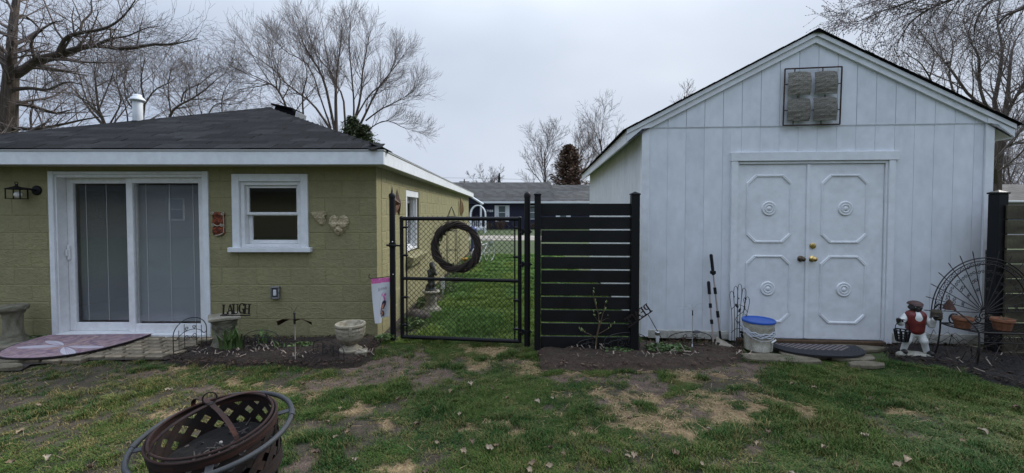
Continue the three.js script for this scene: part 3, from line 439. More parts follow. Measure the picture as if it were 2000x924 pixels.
  // doorway
  part('door_casing', [cbox(-.875, -.806, .03, 2.066, -.02, .03, .003), cbox(.80, .868, .03, 2.066, -.02, .03, .003), cbox(-.882, .90, 2.068, 2.165, -.02, .034, .003)], M.white, shed);
  part('door_stop', [cbox(-.805, -.785, .06, 2.064, -.05, .012, .002), cbox(.776, .799, .06, 2.064, -.05, .012, .002), cbox(-.784, .775, 2.036, 2.064, -.05, .012, .002)], M.white, shed);
  part('door_sill', [cbox(-.80, .80, -.02, .052, -.09, .045, .005)], std(.14, .085, .05, .9, { map: rep(T_stain, 2), bumpMap: rep(T_woodV, .5, 2), bumpScale: .003 }), shed);
  for (const [x0, x1, ox0, ox1, knobX, kmat, lab] of [[-.782, -.034, -.698, -.203, -.098, M.bronze, 'left hand leaf with a dark bronze knob'], [-.030, .773, .110, .606, .026, M.brass, 'right hand leaf with brass knob and deadbolt']]) {
    const door = part('door', cbox(x0, x1, .064, 2.033, -.045, -.008, .003), M.white, shed, lab);
    if (x0 < -.1) part('astragal', cbox(-.05, -.012, .066, 2.03, -.0075, .008, .004), M.white, door);
    for (const [y0, y1] of [[1.145, 1.915], [.237, 1.005]]) {
      const c = .09, O = [[ox0 + c, y0], [ox1 - c, y0], [ox1, y0 + c], [ox1, y1 - c], [ox1 - c, y1], [ox0 + c, y1], [ox0, y1 - c], [ox0, y0 + c]], cx = (ox0 + ox1) / 2, cy = (y0 + y1) / 2, ins = (k) => O.map(([x, y]) => [x - Math.sign(x - cx) * k, y - Math.sign(y - cy) * k]);
      const lv = [[0, -.008], [.003, .002], [.008, .006], [.013, .003], [.017, .006], [.022, .002], [.025, -.008]].map(([k, z]) => ins(k).map(p => [p[0], p[1], z])), F = [];
      for (let a = 0; a < lv.length - 1; a++) for (let i = 0; i < 8; i++) F.push([lv[a][i], lv[a][(i + 1) % 8], lv[a + 1][(i + 1) % 8], lv[a + 1][i]]);
      part('moulding', polyGeo(F, [cx, cy, -.5]), M.white, door);
      const ro = lathe([[.082, -.002], [.080, .010], [.070, .015], [.062, .009], [.052, .008], [.046, .015], [.040, .016], [.034, .008], [.026, .008], [.02, .017], [.010, .020], [.0, .020]], 32); ro.rotateX(Math.PI / 2); ro.translate(cx + (x0 < -.1 ? .0 : .012), cy + .004, -.008); part('rosette', ro, M.white, door);
    }
    const kn = lathe([[.034, 0], [.034, .006], [.014, .010], [.012, .03], [.024, .038], [.028, .052], [.024, .064], [.0, .07]], 20); kn.rotateX(Math.PI / 2); kn.translate(knobX, .968, -.008); part('knob', kn, kmat, door);
    if (knobX > 0) { const db = lathe([[.032, 0], [.032, .014], [.026, .020], [.0, .020]], 20); db.rotateX(Math.PI / 2); db.translate(knobX + .004, 1.115, -.008); part('deadbolt', [clean(db), cbox(knobX + .001, knobX + .007, 1.105, 1.125, .012, .016, .001)], M.brass, door); }
  }
}
// four-tile metal wall art in the gable
{
  const t = thing('wall_art', 'square metal frame with four curved grey patina tiles on shed gable', 'wall art', [SHED.x - .055, 2.455, -SHED.d], -SHED_A); t.scale.set(.92, .98, 1);
  const fm = std(.12, .105, .105, .7, { map: rep(T_rust, 4) }), x0 = -.325, x1 = .325, H = .64, z = .045, bar = (a, b, w = .0085) => rod(V(...a), V(...b), w, w, 6);
  part('frame', [bar([x0, 0, z], [x1, .006, z]), bar([x0 + .012, H - .005, z], [x1 + .012, H + .006, z]), bar([x0, 0, z], [x0 + .012, H - .005, z]), bar([x1, .006, z], [x1 + .012, H + .006, z])], fm, t);
  const r = rng(9);
  for (const [cx, cy, w, h, bend, k] of [[-.152, .462, .262, .248, .035, 1.35], [.150, .466, .255, .246, .03, 1.15], [-.156, .170, .258, .25, .018, 1.1], [.146, .172, .264, .252, .045, 1.05]]) {
    const g = new THREE.PlaneGeometry(w, h, 18, 18), p = g.attributes.position, s = r() * 9; for (let i = 0; i < p.count; i++) { const x = p.getX(i), y = p.getY(i), a = x / w * 2, q = y / h * 2; p.setXYZ(i, x * (1 + .015 * Math.sin(q * 3 + s)), y * (1 + .02 * Math.sin(a * 2.2 + s)), bend * (1 - a * a) + .016 * (1 - q * q) + .016 * (fbm(x * 22 + s, y * 46 + s, 5, 4) - .5) + .0025 * Math.sin(y * 150 + 16 * fbm(x * 9 + s, y * 9, 7, 2))); } g.computeVertexNormals(); const bk = g.clone(); bk.translate(0, 0, -.006); g.translate(cx, cy, z + .012); bk.translate(cx, cy, z + .012);
    part('tile', [g, bk], std(.25 * k, .242 * k, .225 * k, .62, { map: rep(T_stain, 5), bumpMap: rep(T_speck, 7), bumpScale: .003, metalness: .25 }), t);
  }
  for (const [a, b] of [[[-.2, H - .004], [-.2, .57]], [[.12, H + .002], [.12, .575]], [[-.21, .003], [-.21, .05]], [[.11, .005], [.11, .05]], [[x0 + .008, .46], [-.28, .46]], [[x1 + .008, .46], [.27, .46]], [[x0 + .004, .17], [-.28, .17]], [[x1, .17], [.27, .17]], [[-.03, .17], [.03, .17]], [[-.16, .33], [-.16, .29]], [[.15, .34], [.15, .29]]]) part('strut', bar([...a, z], [...b, z], .006), fm, t);
}
console.log('shed ready');
// ---------- fences and gate ----------
class TB { // many-sided tapered tubes joined into one geometry
  constructor() { this.p = []; this.n = []; this.u = []; this.tris = 0; }
  add(pts, rad, sides = 3, vs = 1) {
    const rings = [], t = V(0, 0, 0), a = V(0, 0, 0), b = V(0, 0, 0); let ref = null, len = 0;
    for (let i = 0; i < pts.length; i++) {
      t.subVectors(pts[Math.min(i + 1, pts.length - 1)], pts[Math.max(i - 1, 0)]).normalize();
      if (!ref) { ref = Math.abs(t.y) < .9 ? V(0, 1, 0) : V(1, 0, 0); a.crossVectors(t, ref); } else a.addScaledVector(t, -a.dot(t)); a.normalize(); b.crossVectors(t, a);
      if (i) len += pts[i].distanceTo(pts[i - 1]);
      const r = typeof rad === 'number' ? rad : rad[i], ring = [];
      for (let k = 0; k < sides; k++) { const f = k / sides * 6.2832, c = Math.cos(f), s = Math.sin(f); ring.push([pts[i].x + (a.x * c + b.x * s) * r, pts[i].y + (a.y * c + b.y * s) * r, pts[i].z + (a.z * c + b.z * s) * r, a.x * c + b.x * s, a.y * c + b.y * s, a.z * c + b.z * s, k / sides, len * vs]); }
      rings.push(ring);
    }
    const put = (v, du) => { this.p.push(v[0], v[1], v[2]); this.n.push(v[3], v[4], v[5]); this.u.push(v[6] + du, v[7]); };
    for (let i = 0; i < rings.length - 1; i++) for (let k = 0; k < sides; k++) { const q = (k + 1) % sides, du = q ? 0 : 1, A = rings[i][k], B = rings[i][q], C = rings[i + 1][q], D = rings[i + 1][k]; put(A, 0); put(C, du); put(D, 0); put(A, 0); put(B, du); put(C, du); this.tris += 2; }
  }
  geo() { const g = new THREE.BufferGeometry(); g.setAttribute('position', new THREE.Float32BufferAttribute(this.p, 3)); g.setAttribute('normal', new THREE.Float32BufferAttribute(this.n, 3)); g.setAttribute('uv', new THREE.Float32BufferAttribute(this.u, 2)); return g; }
}
const spiral = (cx, cy, r, turns, start, z = 0, n = 14) => Array.from({ length: n + 1 }, (_, i) => { const t = i / n, a = start + turns * 6.283 * t, q = r * (1 - .8 * t); return V(cx + Math.cos(a) * q, cy + Math.sin(a) * q, z); });
const arcPts = (cx, cy, rx, ry, a0, a1, n = 14, z = 0) => Array.from({ length: n + 1 }, (_, i) => { const a = lerp(a0, a1, i / n); return V(cx + Math.cos(a) * rx, cy + Math.sin(a) * ry, z); });

{ // horizontal board privacy fence beside the shed
  const f = thing('privacy_fence', 'black horizontal board fence panel between two posts beside white shed', 'fence', [.274, 0, -4.65], Math.atan2(.05, 1.025) * -1), r = rng(3);
  for (const [x, w] of [[0, .068], [1.026, .086]]) { const p = part('post', cbox(x - w / 2, x + w / 2, -.05, 1.675, -w / 2, w / 2, .004), M.black, f); part('cap', [cbox(x - w / 2 - .006, x + w / 2 + .006, 1.675, 1.69, -w / 2 - .006, w / 2 + .006, .003), polyGeo([[[x - w / 2, 1.69, -w / 2], [x + w / 2, 1.69, -w / 2], [x, 1.712, 0]], [[x - w / 2, 1.69, w / 2], [x + w / 2, 1.69, w / 2], [x, 1.712, 0]], [[x - w / 2, 1.69, -w / 2], [x - w / 2, 1.69, w / 2], [x, 1.712, 0]], [[x + w / 2, 1.69, -w / 2], [x + w / 2, 1.69, w / 2], [x, 1.712, 0]]], [x, 1.6, 0])], M.black, p); }
  for (let k = 0; k < 11; k++) { const y1 = 1.585 - k * .1425; const o = part('board', cbox(.038, .98, Math.max(y1 - .1275, k === 10 ? -.03 : 0), y1, -.012, .010, .003), M.fenceBlack, f); o.position.z = (r() - .5) * .002; o.rotation.z = (r() - .5) * .001; }
}
{ // olive fence off to the right
  const f = thing('board_fence', 'weathered olive board fence with black capped post right of shed', 'fence', [4.99, 0, -4.47]), r = rng(4);
  const w = .105, p = part('post', cbox(-w / 2, w / 2, -.05, 1.68, -w / 2, w / 2, .006), M.black, f);
  part('cap', [cbox(-w / 2 - .008, w / 2 + .008, 1.68, 1.698, -w / 2 - .008, w / 2 + .008, .004), polyGeo([[[-w / 2, 1.698, -w / 2], [w / 2, 1.698, -w / 2], [0, 1.722, 0]], [[-w / 2, 1.698, w / 2], [w / 2, 1.698, w / 2], [0, 1.722, 0]], [[-w / 2, 1.698, -w / 2], [-w / 2, 1.698, w / 2], [0, 1.722, 0]], [[w / 2, 1.698, -w / 2], [w / 2, 1.698, w / 2], [0, 1.722, 0]]], [0, 1.6, 0])], M.black, p);
  const wm = [0, 1, 2].map(i => std(.085 + .010 * i, .074 + .010 * i, .047 + .005 * i, .88, { map: rep(T_stain, 1.3 + .3 * i, 3), bumpMap: rep(T_woodV, .5, 1.4), bumpScale: .004 }));
  for (let k = 0; k < 11; k++) { const y1 = 1.565 - k * .150; part('board', cbox(.008, 2.6, y1 - .141, y1 + (r() - .5) * .004, .06, .078 + r() * .004, .004), wm[k % 3], f); }
}
const gatePost = (name, label, x, d, extra) => { const t = thing(name, label, 'post', [x, 0, -d], 0); part('pole', [rod(V(0, -.05, 0), V(0, 1.68, 0), .033, .033, 18)], M.black, t); extra(t); return t; };
gatePost('gate_post', 'round black gate post with spike and latch beside olive house corner', -1.376, 5.0, (t) => { part('cap', [lathe([[.038, 1.66], [.038, 1.69], [.03, 1.705], [.012, 1.715], [.009, 1.73], [0, 1.80]], 16)], M.black, t); part('latch', [tube([V(-.06, 1.115, .02), V(.0, 1.115, .05), V(.13, 1.11, .04)], .011), rod(V(0, 1.07, .034), V(.012, 1.17, .045), .007), cyl(0, 1.09, 0, .040, .040, .05)], M.black, t); part('bolt', [ball(.012, .78, .032, .007), ball(.012, 1.155, .046, .008)], M.steel, t); });
gatePost('gate_post', 'round black dome capped gate post with hinges beside privacy fence', .167, 4.74, (t) => { part('cap', [lathe([[.037, 1.65], [.037, 1.68], [.032, 1.70], [.018, 1.714], [0, 1.718]], 16)], M.black, t); for (const y of [1.28, .925, .18]) part('hinge', [rod(V(-.085, y - .01, 0), V(.055, y, 0), .008), cyl(0, y - .02, 0, .039, .039, .04), rod(V(-.05, y - .035, 0), V(-.05, y + .03, 0), .011)], M.black, t); part('brace_wire', [rod(V(.03, 1.545, 0), V(.3, 1.545, -.01), .004)], M.black, t); });
{
  const W = 1.358, g = thing('chain_link_gate', 'black chain link gate with mid rail closed between two round posts', 'gate', [-1.26, 0, -4.965], -Math.atan2(.185, 1.345));
  const r0 = .022, F = [[V(0, .05, 0), V(0, 1.425, 0)], [V(W, .05, 0), V(W, 1.425, 0)]];
  for (const [a, b] of F) part('upright', [rod(a, b, r0, r0, 14), ball(b.x, b.y, 0, r0 * 1.15)], M.black, g);
  for (const y of [1.42, .735, .062]) part('rail', [rod(V(0, y, 0), V(W, y, 0), y > .7 && y < 1 ? r0 * .85 : r0, undefined, 14)], M.black, g);
  for (const x of [.055, W - .055]) part('tension_bar', [cbox(x - .008, x + .008, .075, 1.40, -.004, .004, .001)], M.black, g);
  for (const x of [.0, W]) for (const y of [.2, .52, 1.0, 1.32]) part('clamp', [cbox(Math.min(x, x ? W - .07 : 0), Math.max(x, x ? W : .07), y - .011, y + .011, -.026, .026, .003)], M.black, g);
  const tb = new TB(), p = .0585, x0 = .055, n = Math.round((W - .11) / (p / 2)), st = p / 2;
  for (let i = 0; i < n; i++) { const pts = [], xa = x0 + i * (W - .11) / n, xb = xa + (W - .11) / n; let k = 0; for (let y = .075; y < 1.44; y += st, k++) pts.push(V((k + i) % 2 ? xb : xa, y, ((k + i) % 2 ? 1 : -1) * .0022)); tb.add(pts, .0040, 3); }
  stuff(part('wire_mesh', tb.geo(), M.wire, g));
  const tw = []; for (let i = 0; i < 22; i++) { const x = x0 + (i + .5) * (W - .11) / 22; tw.push(rod(V(x - .006, 1.43, .004), V(x + .006, 1.452 + (i % 3) * .003, -.004), .0018, .0018, 4), rod(V(x + .006, 1.43, .004), V(x - .006, 1.452, -.004), .0018, .0018, 4)); }
  stuff(part('twisted_ends', tw, M.wire, g));
}
{ // wreath
  const c = at(893, 482, 4.83), r = rng(14), w = thing('grapevine_wreath', 'round dark grapevine wreath hanging on the chain link gate', 'wreath', c, -.137);
  const mats = [std(.030, .020, .015, .95), std(.045, .030, .022, .95), std(.022, .016, .013, .95)], lists = [[], [], []];
  for (let i = 0; i < 46; i++) { const ph = r() * 6.3, k = 1 + (r() * 3 | 0), tw = 2 + (r() * 4 | 0), rr = .036 * Math.sqrt(r()), pts = []; const e = r() * .02; for (let j = 0; j < 44; j++) { const a = j / 44 * 6.2832, b = ph + a * tw; const R = .243 + Math.cos(b) * rr + Math.sin(a * k + ph) * .006 + e * Math.sin(3 * a + ph); pts.push(V(Math.cos(a) * R, Math.sin(a) * R, .045 + Math.sin(b) * rr)); } lists[i % 3].push(tube(pts, .0035 + r() * .0045, true, 90, 5)); }
  lists.forEach((l, i) => part('vines', l, mats[i], w));
  const sp = []; for (let i = 0; i < 120; i++) { const a = r() * 6.28, q = r() < .5 ? -1 : 1, R = .243 + q * .038, l = .015 + r() * .05, b = a + 1.2 * (r() - .5) + (r() < .5 ? 1.4 : -1.4); sp.push(rod(V(Math.cos(a) * R, Math.sin(a) * R, .045 + (r() - .5) * .05), V(Math.cos(a) * R + Math.cos(b) * l, Math.sin(a) * R + Math.sin(b) * l, .045 + (r() - .5) * .06), .0022, .0012, 4)); }
  stuff(part('loose_twigs', sp, mats[1], w));
  const lf = []; for (let i = 0; i < 26; i++) { const a = 2.2 + r() * 2.6, R = .20 - r() * .03, g = new THREE.CircleGeometry(.009 + r() * .007, 5); g.rotateX(r() * 3); g.rotateZ(r() * 6); g.translate(Math.cos(a) * R, Math.sin(a) * R, .06); lf.push(g); }
  stuff(part('leaves', lf, std(.05, .065, .022, .8), w));
}

// ---------- paving by the door ----------
{
  const r = rng(31), pat = structure('patio', polyGeo([[...PATIO].map(p => [p[0], .012, -p[1]])], [-5, -1, -4.7]), std(.06, .05, .04, .95, { map: rep(T_soil, 3) }));
  pat.geometry = prism(PATIO.map(p => [p[0], -p[1]]), -.05, .012).rotateX(-Math.PI / 2).scale(1, 1, -1); 
  { const g = new THREE.ShapeGeometry(new THREE.Shape(PATIO.map(p => new THREE.Vector2(p[0], p[1])))); g.rotateX(-Math.PI / 2); g.translate(0, .012, 0); pat.geometry = g; }
  let row = 0; for (let d = 4.12; d < 5.06; d += .118, row++) for (let x = -6.6 + (row % 2) * .1; x < -3.45; x += .205) {
    const cx = x + .1, cd = d + .058; if (!polyIn(PATIO, cx, cd) || cd > 5.04 || cd < 4.2) continue;
    const w = .094 - r() * .006, h = .052 - r() * .004, o = mesh('paver', cbox(-w, w, -.03, .02, -h, h, .009), M.paver[(r() * 3) | 0], pat, cx, .018 + (r() - .5) * .006, -cd); o.rotation.set((r() - .5) * .02, (r() - .5) * .07, (r() - .5) * .02);
  }
}
function flatPrint(w, h, draw, pw = 512) { const c = document.createElement('canvas'); c.width = pw; c.height = Math.round(pw * h / w); draw(c.getContext('2d'), c.width, c.height); const t = new THREE.CanvasTexture(c); t.colorSpace = THREE.SRGBColorSpace; return t; }
function halfRound(a, b, th, n = 40) { // flat edge on the x axis, bulging to +y; uv over the bounding box
  const o = [[-a, 0]]; for (let i = 0; i <= n; i++) { const t = Math.PI - Math.PI * i / n, c = Math.cos(t), s = Math.sin(t); o.push([a * Math.sign(c) * Math.pow(Math.abs(c), .8), .03 + (b - .03) * Math.pow(s, .85)]); } o.push([a, 0]);
  const g = prism(o, 0, th), p = g.attributes.position, u = g.attributes.uv; for (let i = 0; i < p.count; i++) u.setXY(i, (p.getX(i) + a) / (2 * a), p.getY(i) / b); return g;
}
{ // half round printed mat at the sliding door
  const tx = flatPrint(1.2, .82, (c, W, H) => {
    const r = rng(8); c.fillStyle = '#a08883'; c.fillRect(0, 0, W, H);
    for (let i = 0; i < 900; i++) { c.fillStyle = ['rgba(176,150,160,.35)', 'rgba(120,98,116,.35)', 'rgba(190,165,165,.3)', 'rgba(105,92,112,.3)'][(r() * 4) | 0]; c.beginPath(); c.ellipse(r() * W, r() * H, 6 + r() * 22, 3 + r() * 9, r() * 6, 0, 7); c.fill(); }
    c.save(); c.translate(W * .52, H * .46); c.rotate(-.25);
    const wing = (x, y, l, w, a) => { c.save(); c.translate(x, y); c.rotate(a); c.beginPath(); c.moveTo(0, 0); c.bezierCurveTo(l * .3, -w, l * .9, -w, l, 0); c.bezierCurveTo(l * .9, w * .7, l * .3, w * .6, 0, 0); c.fillStyle = '#cfcbd0'; c.fill(); c.strokeStyle = 'rgba(110,95,105,.6)'; c.lineWidth = 2; c.stroke(); for (let i = 1; i < 6; i++) { c.beginPath(); c.moveTo(0, 0); c.lineTo(l * .92, (i - 3) * w * .22); c.strokeStyle = 'rgba(140,125,135,.45)'; c.stroke(); } c.restore(); };
    wing(10, -6, W * .38, H * .1, -.42); wing(12, 4, W * .36, H * .085, .12); wing(-8, -6, W * .36, H * .1, Math.PI + .30); wing(-10, 4, W * .34, H * .085, Math.PI - .22);
    c.strokeStyle = '#b99f8a'; c.lineCap = 'round'; c.lineWidth = 11; c.beginPath(); c.moveTo(-4, -34); c.quadraticCurveTo(4, 30, -26, H * .42); c.stroke(); c.fillStyle = '#a98873'; c.beginPath(); c.arc(-2, -40, 12, 0, 7); c.fill(); c.restore();
    c.strokeStyle = '#2b2426'; c.lineWidth = 14; c.beginPath(); for (let i = 0; i <= 60; i++) { const t = Math.PI * (1 - i / 60), co = Math.cos(t), s = Math.sin(t); const x = (.5 + .5 * Math.sign(co) * Math.pow(Math.abs(co), .8)) * W, y = H - (.04 + .96 * Math.pow(s, .85)) * H; i ? c.lineTo(x, y) : c.moveTo(x, y); } c.stroke();
  });
  const g = halfRound(.60, .84, .012); g.rotateX(Math.PI / 2); g.translate(0, .012, 0); // bulges towards the yard
  const m = one('door_mat', g, std(.85, .82, .84, .93, { map: tx, bumpMap: rep(T_speck, 6), bumpScale: .002 }), 'half round mauve door mat with dragonfly print at sliding door', 'mat', [-4.83, .052, -5.06]); m.rotation.y = .05;
}
{ // black openwork rubber mat at the shed
  const tx = flatPrint(1, .8, (c, W, H) => { c.fillStyle = '#1d1d20'; c.fillRect(0, 0, W, H); c.fillStyle = '#8d7f7c'; const r = rng(2); for (let j = 0; j < 8; j++) for (let i = 0; i < 17; i++) { const x = (i + (j % 2) * .5) * W / 16, y = H - (j * .062 + .05) * H; if (Math.abs(x / W - .5) > .42 - j * .02) continue; c.beginPath(); c.ellipse(x, y, 11, 9, .6, 0, 7); c.fill(); } c.strokeStyle = '#33343a'; c.lineWidth = 3; for (let k = 0; k < 4; k++) { c.beginPath(); c.ellipse(W / 2, H, W * (.5 - k * .035), H * (.98 - k * .07), 0, Math.PI, 0); c.stroke(); } });
  const g = halfRound(.46, .40, .014); g.rotateX(Math.PI / 2); g.translate(0, .014, 0);
  one('rubber_mat', g, std(.9, .9, .9, .75, { map: tx, bumpMap: rep(T_speck, 6), bumpScale: .002 }), 'half round black rubber mat on the stones before shed door', 'mat', [3.24, .047, -4.70], -SHED_A - .04);
  const r = rng(66); // flagstones
  for (const [px, py, w, h, lab] of [[1500, 702, .24, .12, 'flat flagstone carrying the blue lidded bucket'], [1570, 694, .26, .15, 'broad flagstone under the left half of rubber mat'], [1660, 700, .26, .15, 'broad flagstone under the right half of rubber mat'], [1690, 716, .18, .06, 'small flagstone poking out beyond the rubber mat into grass'], [1640, 684, .5, .1, 'long thin flagstone directly below the shed door sill'], [1560, 708, .22, .07, 'narrow flagstone between bucket stone and rubber mat'], [22, 708, .22, .1, 'flagstone under the rounded end of dragonfly mat'], [10, 722, .16, .07, 'mossy flagstone at the lawn edge before dragonfly mat'], [-20, 690, .25, .14, 'large flagstone below the round patio pedestal'], [30, 690, .2, .08, 'small flagstone between patio pedestal and dragonfly mat']]) {
    const p = onGround(px, py), n = 9, o = []; for (let i = 0; i < n; i++) { const a = i / n * 6.283, q = .82 + .3 * r(); o.push([Math.cos(a) * w * q, Math.sin(a) * h * q]); } const g = new THREE.ExtrudeGeometry(new THREE.Shape(o.map(q => new THREE.Vector2(...q))), { depth: .025, bevelSize: .008, bevelThickness: .008, bevelSegments: 1 }); g.rotateX(-Math.PI / 2);
    one('flagstone', g, M.flag, lab, 'stone', [p.x, px > 1000 ? .0 + r() * .004 : .012, p.z], 0, px > 1000 ? 'flagstones at the shed door' : 'flagstones by the patio');
  }
}
console.log('fences ready');
// ---------- things on the house wall ----------
{ // wall lantern
  const p = at(60, 372, 5.09), t = thing('wall_lantern', 'black metal wall lantern with glass panes beside sliding door', 'lantern', [p.x, p.y, -HW.d0]);
  const bp = lathe([[.0, .0], [.056, 0], [.056, .012], [.045, .022], [0, .024]], 24); bp.rotateX(Math.PI / 2); bp.translate(.075, .0, 0); part('back_plate', bp, M.black, t);
  part('arm', [tube([V(.075, 0, .02), V(.06, .012, .07), V(.02, .02, .11)], .012)], M.black, t);
  const L = group('lamp', t); L.position.set(-.03, -.035, .12); L.rotation.y = .35;
  const h = .075, w = .062; part('roof', [polyGeo([[[-w - .012, .045, -w - .012], [w + .012, .045, -w - .012], [0, .085, 0]], [[-w - .012, .045, w + .012], [w + .012, .045, w + .012], [0, .085, 0]], [[-w - .012, .045, -w - .012], [-w - .012, .045, w + .012], [0, .085, 0]], [[w + .012, .045, -w - .012], [w + .012, .045, w + .012], [0, .085, 0]]], [0, 0, 0]), cyl(0, .07, 0, .016, .012, .03)], M.black, L);
  const ring = new THREE.TorusGeometry(.014, .004, 6, 14); ring.translate(0, .112, 0); part('ring', ring, M.black, L);
  const b = []; for (const [x, z] of [[-w, -w], [w, -w], [w, w], [-w, w]]) b.push(cbox(x - .005, x + .005, -.07, .045, z - .005, z + .005, .001)); for (const y of [-.07, .038]) b.push(cbox(-w, w, y, y + .008, -w - .005, -w + .003, .001), cbox(-w, w, y, y + .008, w - .003, w + .005, .001), cbox(-w - .005, -w + .003, y, y + .008, -w, w, .001), cbox(w - .003, w + .005, y, y + .008, -w, w, .001)); part('cage', b, M.black, L);
  for (const [a, c] of [[0, w], [0, -w]]) part('pane', cbox(-w + .006, w - .006, -.06, .036, c - .001, c + .001, .0003), M.glass, L);
  part('bulb', ball(.012, -.018, 0, .036, 16, 12), std(.72, .70, .66, .3), L);
}
function relief(w, h, outline, f, n = 36, th = .012) { // carved plaque: front bulges by f(x, y); back flat on the wall
  const g = new THREE.PlaneGeometry(w, h, n, n), p = g.attributes.position, keep = []; for (let i = 0; i < p.count; i++) { const x = p.getX(i), y = p.getY(i); const e = outline(x / w * 2, y / h * 2); p.setZ(i, e > 0 ? th * smooth(0, .16, e) + f(x, y) * smooth(0, .3, e) : -.001); }
  const I = g.index.array, o = []; for (let i = 0; i < I.length; i += 3) { const z = [0, 1, 2].map(k => p.getZ(I[i + k])); if (Math.max(...z) > 0) o.push(I[i], I[i + 1], I[i + 2]); } g.setIndex(o); g.computeVertexNormals(); const u = g.attributes.uv; for (let i = 0; i < u.count; i++) u.setXY(i, p.getX(i) * 3, p.getY(i) * 3); return g;
}
const onWall = (px, py) => { const p = at(px, py, 5.085); return [p.x, p.y, -5.085]; };
{ // terracotta scroll plaque
  const t = thing('wall_plaque', 'narrow rust red and white scroll plaque on olive wall beside sliding door', 'plaque', onWall(427, 438));
  part('panel', relief(.15, .28, (a, b) => Math.min(1 - Math.abs(a) * 1.05, (b > -.7 ? 1 : (1 + b) * 3.3) - Math.abs(a) * (b < -.7 ? .6 : 0), 1 - b) + .1 * Math.sin(b * 9) * .4, (x, y) => .012 * (fbm(x * 40, y * 40, 3, 3)) + .006 * Math.sin(y * 60)), std(.42, .15, .06, .8, { map: rep(T_rust, 4), bumpMap: rep(T_speck, 8), bumpScale: .004 }), t);
  const wm = std(.50, .46, .40, .85, { map: rep(T_stain, 6) }); const sc = (x, y, s) => tube(spiral(x, y, .02, 1.4, s, .02), .006);
  part('scroll', [sc(-.062, .125, 0), sc(.062, .125, 3.1)], wm, t); part('scroll', [sc(-.05, -.01, 1), sc(.05, -.01, 2), tube([V(-.05, .0, .018), V(0, -.02, .022), V(.05, 0, .018)], .007)], wm, t); part('scroll', [tube([V(.066, .11, .015), V(.07, .0, .015), V(.066, -.1, .015)], .006), tube([V(-.03, -.13, .012), V(.02, -.125, .018), V(.06, -.1, .012)], .009)], wm, t);
}
{
  const cream = std(.74, .63, .45, .88, { map: rep(T_stain, 5), bumpMap: rep(T_speck, 7), bumpScale: .004 });
  one('wall_sconce', [relief(.165, .155, (a, b) => Math.min(b > .55 ? 1 - Math.abs(a) : (.62 + .62 * b + .25) - Math.abs(a - .12 - .15 * (1 - b)), 1 - Math.abs(b)), (x, y) => .03 * smooth(-.08, .08, y) + .012 * fbm(x * 60, y * 60, 4, 3)), tube([V(-.08, .066, .02), V(-.02, .07, .035), V(.075, .075, .015)], .008)], cream, 'small cream corner bracket ornament on olive wall beside angel heart', 'ornament', onWall(623, 427));
  const heart = (a, b) => { const x = Math.abs(a) * 1.06, y = b * 1.02 + .12; return y > .25 ? 1 - (((x - .5) / .52) ** 2 + ((y - .38) / .62) ** 2) + (x < .15 ? -.2 * (y - .55) : 0) : (1.02 + y * .86) * .98 - x; };
  one('heart_plaque', relief(.235, .24, (a, b) => heart(a, b), (x, y) => { const f = (cx, cy, r) => Math.max(0, 1 - ((x - cx) ** 2 + (y - cy) ** 2) / (r * r)); return .03 * f(0, -.055, .034) + .012 * f(-.012, -.05, .01) + .028 * f(-.05, -.015, .04) + .028 * f(.05, -.015, .04) + .022 * f(0, .005, .03) + .01 * Math.sin(x * 130) * f(0, .03, .09) + .02 * (f(-.03, -.09, .03) + f(.03, -.09, .03)) + .014 * fbm(x * 45, y * 45, 6, 3) - .012 * f(0, .06, .07); }, 54, .02), cream, 'cream heart shaped plaque with winged cherub relief on olive wall', 'plaque', onWall(662, 438));
  const ob = thing('outlet_box', 'grey weatherproof outlet box with white switch low on olive wall', 'outlet', onWall(540, 571));
  part('box', [cbox(-.045, .045, -.07, .07, -.005, .03, .005), cbox(-.05, .05, .055, .073, 0, .045, .004), cbox(-.05, -.036, -.07, .055, .03, .042, .003), cbox(.036, .05, -.07, .055, .03, .042, .003), cbox(-.036, .036, -.07, -.054, .03, .042, .003)], std(.26, .27, .29, .55, { map: rep(T_stain, 6) }), ob);
  part('recess', cbox(-.034, .034, -.052, .053, .0305, .033, .001), std(.05, .05, .06, .6), ob);
  part('switch', cbox(-.018, .018, -.034, .036, .034, .046, .006), std(.55, .56, .57, .4), ob);
  // barn star on the side wall
  const sp = V(HW.x1 + .006, 1.605, -5.96), st = thing('barn_star', 'tan metal five pointed barn star on side wall behind gate post', 'star', sp, Math.PI / 2), F = [];
  for (let i = 0; i < 10; i++) { const a = Math.PI / 2 + i * Math.PI / 5, b = a + Math.PI / 5, ra = i % 2 ? .085 : .21, rb = i % 2 ? .21 : .085; F.push([[Math.cos(a) * ra, Math.sin(a) * ra, .003], [Math.cos(b) * rb, Math.sin(b) * rb, .003], [0, 0, .055]]); } part('star', polyGeo(F, [0, 0, -.2]), std(.25, .20, .15, .5, { map: rep(T_rust, 3), metalness: .3 }), st);
  // spindle ornament far along the side wall
  const sg = thing('wall_ornament', 'tall tan wire spindle ornament on side wall above the flowers', 'ornament', [HW.x1 + .03, 1.42, -13.0], Math.PI / 2), sm = std(.30, .20, .10, .8); for (let i = 0; i < 6; i++) { const a = i / 6 * 6.28; part('rib', tube([V(0, .48, .02), V(.09 * Math.cos(a), .3, .05 + .04 * Math.sin(a)), V(.12 * Math.cos(a), .1, .05 + .05 * Math.sin(a)), V(.06 * Math.cos(a), -.05, .03)], .014), sm, sg); }
}
